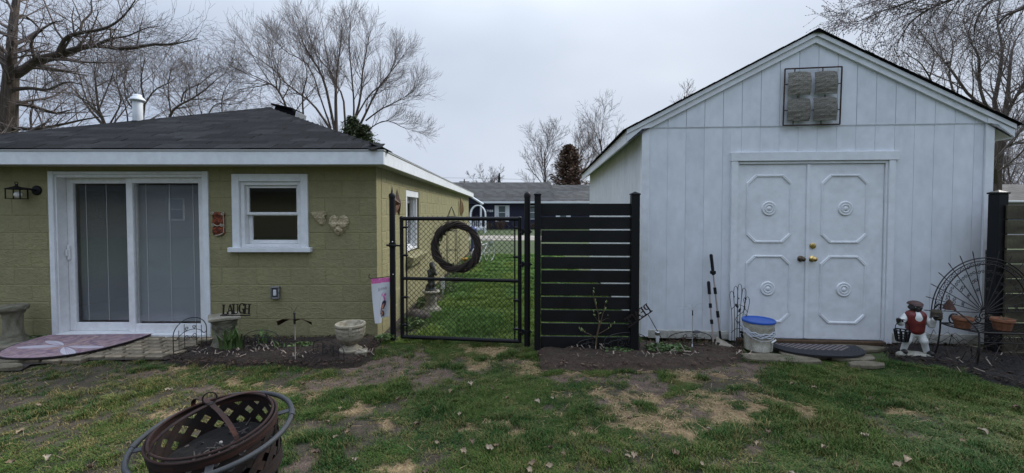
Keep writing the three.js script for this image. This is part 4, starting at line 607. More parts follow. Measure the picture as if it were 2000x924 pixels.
// ---------- garden ornaments ----------
const baseY = (p, d) => lie(p, d);
{ // pedestals
  const prof = [[0, 0], [.15, 0], [.15, .03], [.13, .045], [.125, .07], [.105, .085], [.095, .12], [.09, .25], [.098, .33], [.115, .345], [.115, .365], [.14, .375], [.15, .385], [.15, .42], [.135, .43], [0, .43]];
  const p = V(-5.61, .02, -4.86), t = thing('pedestal', 'weathered round concrete pedestal standing on patio by olive wall', 'pedestal', p); part('column', lathe(prof.map(([a, b]) => [a * .88, b]), 26), M.oldConcrete, t); part('base', cbox(-.2, .2, -.02, .03, -.17, .17, .01), M.oldConcrete, t);
  const q = thing('pedestal', 'squat carved concrete pedestal with square top under the LAUGH sign', 'pedestal', [-3.10, .03, -4.66], .62);
  const pr = [[0, .0], [.13, .0], [.135, .03], [.12, .05], [.108, .08], [.102, .14], [.104, .2], [.112, .235], [.118, .245], [.112, .26], [.118, .275], [.13, .30], [.14, .32], [0, .32]], lg = lathe(pr, 60), a = lg.attributes.position; for (let i = 0; i < a.count; i++) { const x = a.getX(i), y = a.getY(i), z = a.getZ(i), R = Math.hypot(x, z); if (R > .05 && y > .05 && y < .24) { const th = Math.atan2(z, x), b = 1 + .2 * (Math.abs(Math.sin(th * 5 + y * 24)) * Math.abs(Math.sin(y * 42 + .6)) - .4); a.setXYZ(i, x * b, y, z * b); } } lg.computeVertexNormals();
  part('column', lg, M.oldConcrete, q); part('slab', cbox(-.145, .145, .32, .352, -.145, .145, .007), M.concrete, q);
}
const font = await new FontLoader().loadAsync('fonts/droid/droid_serif_bold.typeface.json');
const letterM = std(.030, .017, .012, .85, { map: rep(T_rust, 5) });
function sign(text, size, t, place) { let x = 0; [...text].forEach((c, i) => { const g = new TextGeometry(c, { font, size, depth: .006, curveSegments: 3, bevelEnabled: false }); g.computeBoundingBox(); const w = g.boundingBox.max.x; const o = part('letter', g, letterM, t); place(o, x, i); x += w + size * .0; }); return x; }
{
  const t = thing('word_sign', 'rusty metal LAUGH letters standing on the concrete pedestal', 'sign', [-3.11, .385, -4.63], .05);
  sign('LAUGH', .098, t, (o, x, i) => { o.position.set(x, .012 + [0, .002, .004, .012, .006][i], 0); o.rotation.z = [-.06, .0, .02, -.02, -.07][i]; o.scale.set(.74, 1.12, 1); o.position.x = [0, .055, .11, .172, .224][i]; });
  part('base_bar', [cbox(-.01, .30, -.004, .006, -.004, .01, .001)], letterM, t);
  const q = thing('word_sign', 'rusty PEACE letters leaning on a stake, seen from behind', 'sign', [1.315, .40, -4.50]); q.rotation.set(0, Math.PI, -.62);
  sign('PEACE', .095, q, (o, x, i) => { o.position.set([-.16, -.1, -.045, .015, .075][i], -.03, 0); o.scale.set(.74, 1.05, 1); });
  part('base_bar', [cbox(-.16, .15, -.035, -.027, -.002, .008, .001)], letterM, q); part('stake', [rod(V(-.1, -.03, .0), V(-.06, -.44, .02), .004, .004, 6)], M.rustWire, q);
}
{ // urn planter
  const t = thing('urn_planter', 'pale carved concrete urn planter on a broken square plinth', 'planter', [-1.672, .05, -4.47], .2);
  const prof = [[0, .075], [.055, .075], [.055, .085], [.075, .095], [.10, .115], [.128, .15], [.140, .19], [.146, .205], [.142, .215], [.146, .225], [.146, .255], [.141, .262], [.152, .270], [.155, .283], [.148, .297], [.128, .297], [.12, .27], [.10, .21], [0, .20]], g = lathe(prof, 72), a = g.attributes.position;
  for (let i = 0; i < a.count; i++) { const x = a.getX(i), y = a.getY(i), z = a.getZ(i), R = Math.hypot(x, z), th = Math.atan2(z, x); let b = 1; if (R > .09 && y > .1 && y < .2) b += .035 * Math.max(0, Math.sin(th * 9) * Math.sin(y * 60)); if (R > .13 && y >= .22 && y < .258) b += .02 * Math.sin(th * 26); a.setXYZ(i, x * b, y, z * b); } g.computeVertexNormals();
  const cm = std(.50, .455, .375, .92, { map: rep(T_stain, 4), bumpMap: rep(T_speck, 6), bumpScale: .004 });
  part('bowl', g, cm, t); part('foot', lathe([[.05, .09], [.052, .078], [.075, .062], [.082, .05], [.11, .035], [.118, .03], [.118, .0], [0, .0]], 32), cm, t);
  const hl = []; for (const s of [-1, 1]) part('handle', [cbox(s * .02 - .06 * 0 - .016, s * .02 + .016, .20, .285, .138 * s - .012, .138 * s + .016, .005), cbox(s * .02 - .014, s * .02 + .014, .17, .2, .13 * s - .02, .13 * s + .012, .006)], cm, t);
  for (const a2 of [2.2, 4.2]) { const h = cbox(-.016, .016, .19, .285, .135, .162, .006); h.rotateY(a2); part('handle', h, cm, t); }
  part('plinth', [cbox(-.125, .06, -.05, .0, -.1, .11, .008), cbox(.055, .17, -.05, .028, -.02, .13, .009)], M.concrete, t);
}
{ // garden flag
  const tx = flatPrint(.3, .46, (c, W, H) => {
    c.fillStyle = '#cfcfd0'; c.fillRect(0, 0, W, H); c.fillStyle = '#d56aa4'; c.fillRect(0, 0, W, H * .115); const r = rng(6); for (let i = 0; i < 60; i++) { c.fillStyle = i % 2 ? '#b24c88' : '#e58fba'; c.beginPath(); c.arc(r() * W, r() * H * .11, 4 + r() * 7, 0, 7); c.fill(); }
    c.fillStyle = '#3c3a3e'; c.font = 'italic 74px serif'; c.textAlign = 'center'; c.fillText('friends', W * .55, H * .29); c.strokeStyle = '#6a5a66'; c.lineWidth = 3; c.beginPath(); c.moveTo(W * .35, H * .9); c.bezierCurveTo(W * .25, H * .6, W * .4, H * .4, W * .62, H * .36); c.stroke();
    const wing = (x, y, s, a, f, k) => { c.save(); c.translate(x, y); c.rotate(a); c.scale(s, s); c.beginPath(); c.moveTo(0, 0); c.bezierCurveTo(10, -60, 70, -80, 90, -50); c.bezierCurveTo(95, -20, 60, 5, 0, 0); c.fillStyle = f; c.fill(); c.beginPath(); c.moveTo(6, -4); c.bezierCurveTo(20, -34, 50, -48, 66, -38); c.bezierCurveTo(64, -20, 40, -6, 6, -4); c.fillStyle = k; c.fill(); c.restore(); };
    wing(W * .58, H * .47, 1.0, .0, '#c85a9a', '#e08ab8'); wing(W * .58, H * .47, .9, 1.3, '#b64d8e', '#d87ab0'); wing(W * .58, H * .47, .8, -1.6, '#c978a8', '#e4a6c6');
    wing(W * .36, H * .8, 2.6, -.15, '#3a2c48', '#b98268'); wing(W * .36, H * .8, 1.9, 1.15, '#33263f', '#a5765f'); c.fillStyle = '#241c2c'; for (let i = 0; i < 26; i++) { c.beginPath(); c.arc(W * (.4 + .5 * r()), H * (.62 + .3 * r()), 4, 0, 7); c.fill(); }
  });
  const t = thing('garden_flag', 'white and pink garden flag with butterflies on a wire stand', 'flag', [-1.49, .0, -4.93], .62);
  part('pole', [tube([V(.15, -.05, 0), V(.15, .4, 0), V(.15, .735, 0), V(.14, .75, 0), V(.0, .75, 0), V(-.11, .75, 0), V(-.14, .77, 0), V(-.125, .80, 0)], .0042, false, 60)], M.black, t);
  const g = new THREE.PlaneGeometry(.23, .47, 16, 20), p = g.attributes.position; for (let i = 0; i < p.count; i++) { const x = p.getX(i), y = p.getY(i), dn = (.235 - y) / .47; p.setXYZ(i, x * (1 - .25 * dn), y - .03 * dn * (x < 0 ? 1 : -.5), .035 * dn * Math.sin(x * 22 + 1 + dn * 2) + .02 * dn); } g.computeVertexNormals(); g.translate(.0, .51, .004); part('cloth', g, std(.9, .9, .9, .9, { map: tx }), t);
}
{ // butterfly stake
  const t = thing('butterfly_stake', 'rusty metal butterfly on a pale stake in the left bed', 'garden stake', [-2.13, 0, -4.24]);
  part('stake', [rod(V(0, -.05, 0), V(0, .44, 0), .005, .005, 6)], std(.36, .30, .24, .7), t);
  part('body', [rod(V(0, .40, .006), V(0, .50, .006), .011, .009, 8), ball(0, .505, .006, .012)], M.wire, t);
  for (const s of [-1, 1]) { const g = new THREE.PlaneGeometry(.17, .09, 12, 8), p = g.attributes.position; for (let i = 0; i < p.count; i++) { const a = (p.getX(i) / .17 + .5), b = p.getY(i) / .045; const x = a * .17, w = (Math.sin(Math.PI * Math.pow(clamp(a), .6)) * .6 + .35) * .06; p.setXYZ(i, s * x, .435 + .018 * Math.sin(a * 4) + b * .012 - .03 * a * (b < 0 ? 1 : .2), b * w + .01); } g.computeVertexNormals(); part('wing', g, std(.085, .042, .026, .7, { map: rep(T_rust, 5), metalness: .3 }), t); }
  part('antenna', [tube([V(0, .5, .01), V(-.02, .55, .01), V(-.055, .585, .01)], .002), tube([V(0, .5, .01), V(.015, .55, .01), V(.04, .58, .01)], .002)], M.wire, t);
  part('leaf_plate', [(() => { const g = new THREE.SphereGeometry(.06, 12, 6); g.scale(1, .12, .5); g.translate(.0, .235, .01); return g; })()], M.rustDark, t);
}
// wire scroll borders
function border(label, px0, py0, px1, py1, h, mat, grp) {
  const a = onGround(px0, py0), b = onGround(px1, py1), w = a.distanceTo(b), t = thing('wire_border', label, 'border fence', [a.x, lie(a.x, -a.z) + .03, a.z], -Math.atan2(b.z - a.z, b.x - a.x), grp), R = (l, n, r = .0035) => part(n, l.map(p => tube(p, r)), mat, t);
  R([[V(0, -.09, 0), V(0, h * .3, 0), V(0, h * .58, 0), ...arcPts(w / 2, h * .58, w / 2, h * .42, Math.PI * .97, .03, 14), V(w, h * .58, 0), V(w, h * .3, 0), V(w, -.09, 0)]], 'arch', .0042);
  R([[V(0, h * .16, 0), V(w / 2, h * .16, 0), V(w, h * .16, 0)]], 'cross_bar');
  R([[V(0, h * .5, 0), ...arcPts(w / 2, h * .3, w * .46, h * .36, 2.7, .45, 10), V(w, h * .5, 0)]], 'inner_arch');
  for (const s of [-1, 1]) R([spiral(w / 2 + s * w * .11, h * .46, w * .09, s * 1.4, s > 0 ? Math.PI : 0), spiral(w / 2 + s * w * .1, h * .72, w * .06, s * 1.2, -1.57)], 'scroll');
  for (const x of [.16, .32, .68, .84]) R([[V(w * x, h * .16, 0), V(w * x, h * (.55 + .4 * Math.sin(Math.PI * x)) * .6, 0), V(w * x, h * (.58 + .4 * Math.sin(Math.PI * x)) - .02, 0)]], 'picket', .0028);
  return t;
}
border('black wire scroll border angled between the patio pavers and the bed', 339, 703, 404, 682, .36, M.wire);
border('black wire scroll border behind the strap leaved plants', 477, 690, 546, 690, .22, M.wire);
border('low black wire border arch standing near the carved urn', 612, 700, 672, 715, .19, M.wire);
border('dark wire scroll border leaning at the foot of the privacy fence', 1180, 692, 1262, 688, .2, M.wire);
border('rusty wire scroll border in front of the white shed skirt', 1305, 683, 1389, 681, .18, M.rustWire);
border('small wire hoop border under the young shrub', 1128, 690, 1178, 686, .12, M.wire);
{ // solar lights
  const p = onGround(1284, 694), t = thing('solar_light', 'short silver solar path light stuck in the bed', 'solar light', [p.x, .03, p.z]);
  part('stake', [rod(V(0, -.08, 0), V(0, .12, 0), .0065, .0065, 8)], M.steel, t); part('lens', [lathe([[.009, .10], [.016, .115], [.021, .19], [0, .19]], 16)], std(.45, .45, .43, .35), t); part('head', [lathe([[0, .186], [.026, .186], [.026, .215], [.022, .222], [0, .222]], 18)], M.steel, t);
  const q = onGround(1352, 682), s = thing('solar_stake', 'thin solar stake with dark oval panel and wire spray before shed', 'solar light', [q.x, .03, q.z]);
  part('stake', [rod(V(0, -.06, 0), V(0, .36, 0), .0035, .0035, 6)], std(.35, .33, .32, .5), s); part('tip', [rod(V(0, .34, 0), V(0, .395, 0), .007, .006, 8)], M.black, s);
  const pn = new THREE.SphereGeometry(.045, 16, 8); pn.scale(1, .32, .8); pn.rotateZ(.12); pn.translate(.035, .165, .02); part('panel', pn, std(.03, .028, .03, .4), s);
  part('wire_spray', Array.from({ length: 9 }, (_, i) => { const a = lerp(-1.35, 1.35, i / 8), l = .12 + .05 * Math.sin(i * 2.3); return tube([V(0, .39, 0), V(Math.sin(a) * l * .5, .39 + Math.cos(a) * l * .55, 0), V(Math.sin(a) * l * 1.25, .39 + Math.cos(a) * l * .6, .01)], .0009, false, 8, 3); }), std(.3, .29, .28, .5), s);
  part('glass_drop', [lathe([[0, -.05], [.02, -.035], [.022, -.02], [.008, .01], [.004, .03], [0, .03]], 14)], std(.42, .46, .44, .15), s);
}
{ // telescopic poles leaning on the shed
  for (const [tx, ty, bx, by, n, lab] of [[1389, 499, 1408, 679, 3, 'taller telescopic pole with black grips leaning on shed siding'], [1384, 552, 1393, 679, 2, 'shorter telescopic pole with black grips leaning on shed siding']]) {
    const b = at(bx, by, 4.76), a = at(tx, ty, 4.90); b.y = .06; const t = thing('telescopic_pole', lab, 'pole', b), top = a.clone().sub(b), q = (s) => top.clone().multiplyScalar(s);
    part('tube', [rod(q(0), q(.97), .0095, .0085, 10)], std(.40, .33, .30, .35, { metalness: .6 }), t); part('grip', [rod(q(.80 + .02 * (n - 2)), q(1), .017, .018, 12), ball(top.x, top.y, top.z, .018)], M.black, t);
    for (let i = 0; i < n; i++) { const s = [.28, .55, .77][i] + (n - 3) * -.02; part('clamp', [rod(q(s), q(s + .075), .0165, .0165, 10), ...(i === 2 ? [cbox(q(s + .04).x - .028, q(s + .04).x + .028, q(s + .03).y - .018, q(s + .03).y + .018, q(s + .04).z - .018, q(s + .04).z + .018, .005)] : [])], M.black, t); }
    if (n === 3) part('foot', [cbox(-.055, .085, -.03, .004, -.03, .04, .006), rod(q(0), q(.13), .014, .011, 10)], M.black, t);
  }
}
{ // small fan trellis with metal leaves
  const b = V(2.49, .05, -4.74), t = thing('wire_trellis', 'small black fan trellis with metal leaves beside the bucket', 'trellis', b, -SHED_A), w = .028;
  const tops = [[-.082, .58], [-.04, .635], [.003, .66], [.048, .615], [.085, .52]];
  tops.forEach(([x, y], i) => { const lo = -.075 + i * .028; part('hoop', [tube([V(lo, -.06, 0), V(lo - .002, y * .5, 0), V(x - w * .7, y - .05, 0), V(x - w * .5, y - .012, 0), V(x, y, 0), V(x + w * .5, y - .012, 0), V(x + w * .75, y - .06, 0), V(lo + .028, y * .45, 0), V(lo + .026, -.06, 0)], .0034, false, 60, 5)], M.wire, t); });
  for (const y of [.12, .38]) part('band', [tube([V(-.085, y, .004), V(-.03, y + .045, .004), V(.03, y + .04, .004), V(.085, y - .03, .004)], .003)], M.wire, t);
  part('vine', [tube([V(-.04, .0, .006), V(.05, .15, .006), V(-.04, .27, .006), V(.055, .38, .006), V(.04, .5, .006)], .0028)], M.wire, t);
  for (const [x, y, s, a] of [[-.03, .42, .05, .6], [.0, .37, .045, -.4], [-.06, .52, .022, 0], [.06, .5, .03, .7], [.03, .09, .05, .5], [-.01, .24, .022, 1], [.05, .41, .02, .3], [.02, .13, .045, 1.4], [-.01, .5, .02, .2]]) { const g = new THREE.SphereGeometry(s * .55, 8, 6); g.scale(.55, 1, .12); g.rotateZ(a); g.translate(x, y, .01); part('metal_leaf', g, M.wire, t); }
}
{ // bucket
  const t = thing('bucket', 'dirty white plastic bucket with bright blue lid on flagstone', 'bucket', [2.625, .032, -4.60], -.2);
  part('pail', lathe([[0, 0], [.128, 0], [.133, .008], [.143, .18], [.148, .27], [.152, .275], [.152, .30], [.147, .302], [0, .302]], 36), std(.62, .61, .57, .45, { map: rep(T_stain, 3.2, 2.2) }), t);
  part('lid', [lathe([[0, .313], [.142, .313], [.147, .322], [.158, .324], [.162, .318], [.162, .302], [.158, .298]], 40)], std(.022, .085, .36, .4), t);
  part('wire_handle', [tube(Array.from({ length: 15 }, (_, i) => { const a = -.15 + Math.PI * 1.1 * i / 14; return V(Math.cos(a) * .158, .235 - .105 * Math.sin(Math.max(0, Math.min(Math.PI, a))), Math.sin(a) * .16 + .004); }), .0024)], M.steel, t);
  part('grip', [rod(V(.075, .118, .152), V(.125, .14, .118), .009, .009, 8)], std(.6, .6, .57, .5), t);
  const pl = []; for (let k = 0; k < 4; k++) pl.push(tube(Array.from({ length: 22 }, (_, i) => { const a = -.5 + 4.2 * i / 21; return V(Math.cos(a) * .153, .21 - .05 * Math.sin(a) + k * .012 + .008 * Math.sin(i * 2.1 + k * 2), Math.sin(a) * .153); }), .007)); part('plastic_bag_band', pl, std(.42, .44, .47, .35), t);
  one('concrete_wedge', polyGeo([[[-.09, .0, 0], [.1, .0, .04], [.02, .0, .12]], [[-.09, 0, 0], [.1, 0, .04], [-.05, .09, -.05]], [[.1, 0, .04], [.02, 0, .12], [-.05, .09, -.05]], [[.02, 0, .12], [-.09, 0, 0], [-.05, .09, -.05]]], [0, .02, .03]), std(.42, .38, .33, .9, { map: rep(T_stain, 4) }), 'pale broken corner slab at the foot of the shed casing', 'stone', [2.32, .03, -4.74]);
}
console.log('ornaments ready');
{ // strap-leaved plants, dry leaves, low green plants
  const leafM = [std(.085, .145, .035, .55), std(.11, .17, .05, .55), std(.07, .115, .03, .55)], r = rng(44);
  function strap(L, w, a, lean, tw) { const n = 7, pos = [], idx = []; for (let i = 0; i <= n; i++) { const t = i / n, x = lean * t * t * L, y = L * (t - .42 * lean * t * t * t), ww = w * (1 - t * t * .92) * (t < .12 ? .6 + t * 3 : 1); pos.push(x, y, -ww, x - ww * .25, y, 0, x, y, ww); if (i < n) { const b = i * 3; idx.push(b, b + 1, b + 4, b, b + 4, b + 3, b + 1, b + 2, b + 5, b + 1, b + 5, b + 4); } } const g = new THREE.BufferGeometry(); g.setAttribute('position', new THREE.Float32BufferAttribute(pos, 3)); g.setIndex(idx); g.computeVertexNormals(); g.rotateY(a); return g; }
  function clump(label, px, py, n, h, w, grp) { const p = onGround(px, py), t = thing('bulb_plant', label, 'plant', [p.x, .04, p.z], 0, grp); for (let i = 0; i < n; i++) { const g = strap(h * (.6 + .5 * r()), w * (.7 + .5 * r()), r() * 6.3, .15 + r() * .75); g.translate((r() - .5) * .09, 0, (r() - .5) * .07); part('leaf', g, leafM[(r() * 3) | 0], t); } }
  clump('tall strap leaved bulb plant in front of the LAUGH pedestal', 444, 692, 20, .30, .017);
  clump('strap leaved bulb plant right beside the carved pedestal foot', 464, 690, 15, .27, .016);
  clump('slim strap leaved bulb plant inside the wire border arch', 515, 682, 14, .26, .012);
  clump('small sparse bulb plant close to the butterfly stake', 548, 690, 7, .13, .010);
  function lowPlant(label, px, py, n, R, h, col, grp) { const p = onGround(px, py), t = thing('ground_plant', label, 'plant', [p.x, .035, p.z], 0, grp), l = []; for (let i = 0; i < n; i++) { const a = r() * 6.3, q = Math.sqrt(r()) * R, g = new THREE.CircleGeometry(.013 + r() * .012, 5); g.scale(1, .6, 1); g.rotateX(-1 + (r() - .5) * 1.6); g.rotateY(r() * 6.3); g.translate(Math.cos(a) * q, h * (.2 + .8 * r()) * (1 - .5 * q / R), Math.sin(a) * q * .6); l.push(g); } part('foliage', l, col, t); part('stems', Array.from({ length: 14 }, () => { const a = r() * 6.3, q = r() * R * .8; return rod(V(0, -.02, 0), V(Math.cos(a) * q, h * .7 * r(), Math.sin(a) * q * .6), .002, .0015, 4); }), leafM[2], t); }
  lowPlant('leafy green ground plant round the foot of solar path light', 1290, 690, 170, .17, .09, leafM[2]); lowPlant('leafy green ground plant before the rusty wire border', 1322, 692, 150, .14, .09, leafM[2]);
  lowPlant('leafy green sprouts between butterfly stake and urn', 585, 684, 110, .15, .06, leafM[1]); lowPlant('yellowish sprouts beside the flag stand and gate post', 752, 668, 120, .12, .08, leafM[1]);
  lowPlant('green weeds growing at the patio wall corner by pedestal', 70, 668, 70, .14, .05, leafM[2]); lowPlant('grey green seedlings along the privacy fence foot', 1205, 692, 70, .16, .04, leafM[2]);
  // dry leaf strips in the left bed
  const ps = [], cs = [], q = new THREE.Quaternion(), e = new THREE.Euler();
  const litter = (px, py, sx, sy, n) => { for (let i = 0; i < n; i++) { const p = onGround(px + (r() + r() - 1) * sx, py + (r() + r() - 1) * sy); e.set((r() - .5) * .8, r() * 6.3, (r() - .5) * .8); ps.push(new THREE.Matrix4().compose(V(p.x, .065 + r() * .03, p.z), q.setFromEuler(e).clone(), V(.25 + 1.1 * r() * r(), 1, .35 + .8 * r()))); const v = .5 + .7 * r(); cs.push(new THREE.Color().setRGB(.30 * v, .235 * v, .185 * v)); } };
  litter(510, 690, 46, 14, 70); litter(455, 704, 50, 8, 26); litter(575, 706, 60, 8, 16); litter(395, 700, 30, 8, 16); litter(1330, 702, 50, 6, 26); litter(1240, 708, 120, 8, 18); litter(1450, 706, 24, 5, 22); litter(1150, 692, 70, 4, 20); litter(710, 700, 20, 8, 14); litter(1900, 720, 80, 20, 14);
  const lg = new THREE.PlaneGeometry(.075, .012, 4, 1); { const p = lg.attributes.position; for (let i = 0; i < p.count; i++) p.setZ(i, .012 * Math.sin(p.getX(i) * 30)); lg.rotateX(-Math.PI / 2); lg.computeVertexNormals(); }
  scatter('dry_leaf_litter', 'curled pale dry leaf strips scattered over the beds', 'leaf litter', lg, std(1, 1, 1, .9), ps, cs);
  // fallen leaves on the lawn
  const leafG = [0, 1, 2].map(s => { const g = new THREE.PlaneGeometry(.07, .05, 6, 5), p = g.attributes.position, k = rng(90 + s); const ph = k() * 6; for (let i = 0; i < p.count; i++) { const x = p.getX(i) / .035, y = p.getY(i) / .025, w = (1 - x * x * .75) * (1 + .25 * Math.sin(x * 9 + ph)); p.setXYZ(i, x * .035, y * .025 * w, .016 * (y * y) * (1 + .4 * Math.sin(x * 4 + ph)) + .012 * x * x * (s - 1) + .006 * Math.sin(x * 7 + y * 3)); } g.rotateX(-Math.PI / 2); g.computeVertexNormals(); return g; });
  const lm = [std(.25, .19, .12, .8), std(.20, .14, .082, .85), std(.12, .08, .05, .85), std(.31, .25, .175, .8)];
  const spots = [[525, 498], [805, 662], [1000, 625], [855, 602], [645, 595], [975, 290], [1240, 360], [780, 435], [1665, 680], [1775, 695], [1815, 688], [1310, 740], [1190, 775], [160, 708], [115, 555], [70, 408], [580, 788], [415, 350], [1065, 342], [1315, 640], [1330, 345], [1745, 412], [845, 262], [1785, 480]].map(([x, y]) => [640 + x / 3.03, 660 + y / 3.03]).concat([[1500, 838], [1610, 872], [1690, 850], [1772, 893], [1480, 865], [1320, 888], [1370, 905], [1550, 920], [1830, 795], [1985, 790], [1880, 860], [1700, 780], [1548, 745], [1590, 753], [1755, 907], [1920, 835], [145, 758], [75, 790], [205, 742], [250, 865], [175, 910], [90, 888], [40, 845], [590, 748], [640, 820], [655, 850], [615, 880], [1100, 880], [1040, 900], [955, 870], [1385, 838], [20, 905], [330, 760], [880, 760]]);
  spots.forEach(([px, py], i) => { const p = onGround(px, py, .04), o = mesh(numbered('fallen_leaf'), leafG[i % 3], lm[(r() * 4) | 0], scene, p.x, lie(p.x, -p.z) + .028 + .016 * r(), p.z); o.rotation.set((r() - .5) * .7, r() * 6.3, (r() - .5) * .7); o.scale.setScalar(.4 + .5 * r()); tag(o, 'dry curled fallen leaf lying on the lawn', 'leaf', 'fallen leaves on the lawn'); });
}
{ // young shrub before the fence
  const r = rng(23), p = onGround(1163, 688), t = thing('young_shrub', 'young bare shrub with opening leaf buds before black fence', 'shrub', [p.x, .03, p.z]), tb = new TB(), tips = [];
  const br = (pts, r0) => { tb.add(pts, pts.map((_, i) => r0 * (1 - .7 * i / (pts.length - 1))), 5); tips.push(...pts.slice(2)); };
  br([V(0, -.05, 0), V(.01, .12, .01), V(.035, .26, 0), V(.03, .38, .01), V(-.01, .5, .02), V(-.035, .62, .01)], .011); br([V(.0, .05, 0), V(.02, .18, .02), V(.05, .3, .02), V(.08, .42, .03), V(.1, .52, .02)], .008); br([V(.02, .16, 0), V(.08, .2, .02), V(.15, .24, .01), V(.2, .3, 0)], .006); br([V(.0, .12, 0), V(-.07, .17, .02), V(-.14, .2, .03), V(-.19, .24, .02)], .006); br([V(.03, .3, 0), V(-.0, .34, .02), V(-.03, .38, .02)], .004); br([V(.05, .3, .02), V(.11, .33, .0), V(.15, .33, 0)], .004);
  part('stem', tb.geo(), std(.16, .12, .075, .9, { map: rep(T_bark, 2, 8) }), t);
  const lmA = std(.19, .24, .085, .6); for (const q of tips) for (let i = 0; i < 3; i++) { if (r() < .25) continue; const s = .013 + r() * .014, g = new THREE.SphereGeometry(s, 6, 4); g.scale(.45, 1, .2); g.rotateZ((r() - .5) * 2.4); g.rotateY(r() * 6); g.translate(q.x + (r() - .5) * .045, q.y + (r() - .2) * .05, q.z + (r() - .5) * .04); part('leaf', g, lmA, t); }
}
{ // garden statue by the shed
  const t = thing('garden_statue', 'painted statue in red vest and white trousers holding a lantern basket', 'statue', [4.10, .03, -4.40], -.28), s = (pts) => pts;
  const white = std(.72, .72, .69, .6, { map: rep(T_mott, 6) }), red = std(.20, .022, .022, .5, { map: rep(T_stain, 6) }), dk = std(.020, .017, .016, .45), capM = std(.06, .028, .022, .6);
  const body = part('body', blob([[[0, .25, 0], [0, .40, .005], .062, .072], [[-.04, .25, 0], [-.075, .16, .03], .044, .032], [[-.075, .16, .03], [-.09, .055, .0], .030, .026], [[.04, .25, 0], [.062, .165, .035], .044, .032], [[.062, .165, .035], [.105, .05, .0], .030, .026], [[-.075, .40, 0], [-.135, .335, .03], .032, .027], [[-.135, .335, .03], [-.175, .355, .075], .026, .022], [[.075, .40, 0], [.125, .33, .03], .032, .028], [[.125, .33, .03], [.115, .40, .085], .026, .022], [[0, .42, 0], [0, .46, .005], .035, .03]], .0065, .02), white, t);
  part('vest', blob([[[-.02, .27, .006], [-.03, .41, .01], .056, .060], [[.02, .27, .006], [.03, .41, .01], .056, .060], [[0, .27, .014], [0, .36, .016], .057, .055]], .0065, .02), red, t);
  part('shirt_front', blob([[[0, .395, .066], [0, .43, .055], .005, .012]], .004, .01), white, t);
  part('head', blob([[[0, .50, .008], [0, .515, .0], .052, .05], [[0, .478, .03], [0, .47, .036], .026, .02], [[0, .497, .06], [0, .49, .062], .008, .009], [[-.053, .5, 0], [-.053, .49, 0], .011, .009], [[.053, .5, 0], [.053, .49, 0], .011, .009], [[0, .45, 0], [0, .47, 0], .03, .03]], .004, .012), dk, t);
  for (const x of [-.02, .02]) part('eye', ball(x, .507, .049, .0075, 8, 6), std(.6, .6, .58, .4), t);
  { const c = new THREE.SphereGeometry(.062, 20, 10, 0, 6.2832, 0, 1.5); c.scale(1.06, .62, 1.1); c.translate(0, .526, -.004); const v = new THREE.SphereGeometry(.045, 14, 6); v.scale(1, .16, .7); v.rotateX(.2); v.translate(0, .527, .05); part('cap', [c, v], capM, t); }
  const hand = (x, y, z, dir) => { const pr = [[[x, y - .012, z], [x, y + .008, z], .017, .018]]; for (let i = 0; i < 4; i++) pr.push([[x - .014 + .009 * i, y + .016, z + .008], [x - .014 + .009 * i, y + .020 - .003 * Math.abs(i - 1), z + .026], .0062, .0055]); pr.push([[x + dir * .016, y, z + .008], [x + dir * .012, y + .012, z + .024], .0065, .0055]); return blob(pr, .0032, .004); };
  part('hand', hand(-.180, .372, .085, 1), dk, t); part('hand', hand(.118, .418, .095, -1), dk, t);
  for (const x of [-.09, .105]) part('shoe', blob([[[x, .052, -.005], [x + (x > 0 ? .02 : -.005), .046, .05], .024, .02]], .006, .01), dk, t);
  part('rock_base', blob([[[-.12, .0, .02], [.12, -.004, .03], .042, .036], [[-.05, .004, -.03], [.08, .0, -.03], .04, .036]], .009, .03, (x, y, z) => .012 * (fbm(x * 30 + 5, z * 30 + y * 22, 6, 3) - .5)), std(.52, .51, .47, .9, { map: rep(T_stain, 5) }), t);
  const lt = thing('basket_lantern', 'black slatted basket hanging from the statue raised hand', 'basket', [3.93, .20, -4.35], -.3); const b = []; for (let i = 0; i < 9; i++) { const a = i / 9 * 6.283; b.push(rod(V(Math.cos(a) * .045, 0, Math.sin(a) * .045), V(Math.cos(a) * .062, .105, Math.sin(a) * .062), .008, .008, 6)); } part('slats', b, M.black, lt); part('hoop', [0, .05, .105].map(y => { const g = new THREE.TorusGeometry(.047 + y * .15, .006, 6, 20); g.rotateX(Math.PI / 2); g.translate(0, y, 0); return g; }), M.black, lt); part('bottom', cyl(0, -.004, 0, .044, .044, .012), M.black, lt); part('handle', tube([V(-.06, .1, 0), V(-.05, .165, 0), V(0, .19, 0), V(.05, .165, 0), V(.06, .1, 0)], .0035), M.black, lt); part('finial', [ball(0, .2, 0, .009), rod(V(-.02, .215, 0), V(.022, .21, 0), .005)], M.black, lt);
  const bk = lathe([[0, 0], [.038, 0], [.045, .02], [.047, .05], [.044, .08], [.036, .1], [.03, .1], [.03, .085], [0, .085]], 20); one('wooden_keg', [bk, ...[.02, .075].map(y => { const g = new THREE.TorusGeometry(.046, .004, 6, 20); g.rotateX(Math.PI / 2); g.translate(0, y, 0); return g; })], std(.10, .085, .062, .8, { map: rep(T_stain, 6) }), 'small dark keg shaped pot held up by the statue', 'pot', [4.255, .415, -4.335]);
}
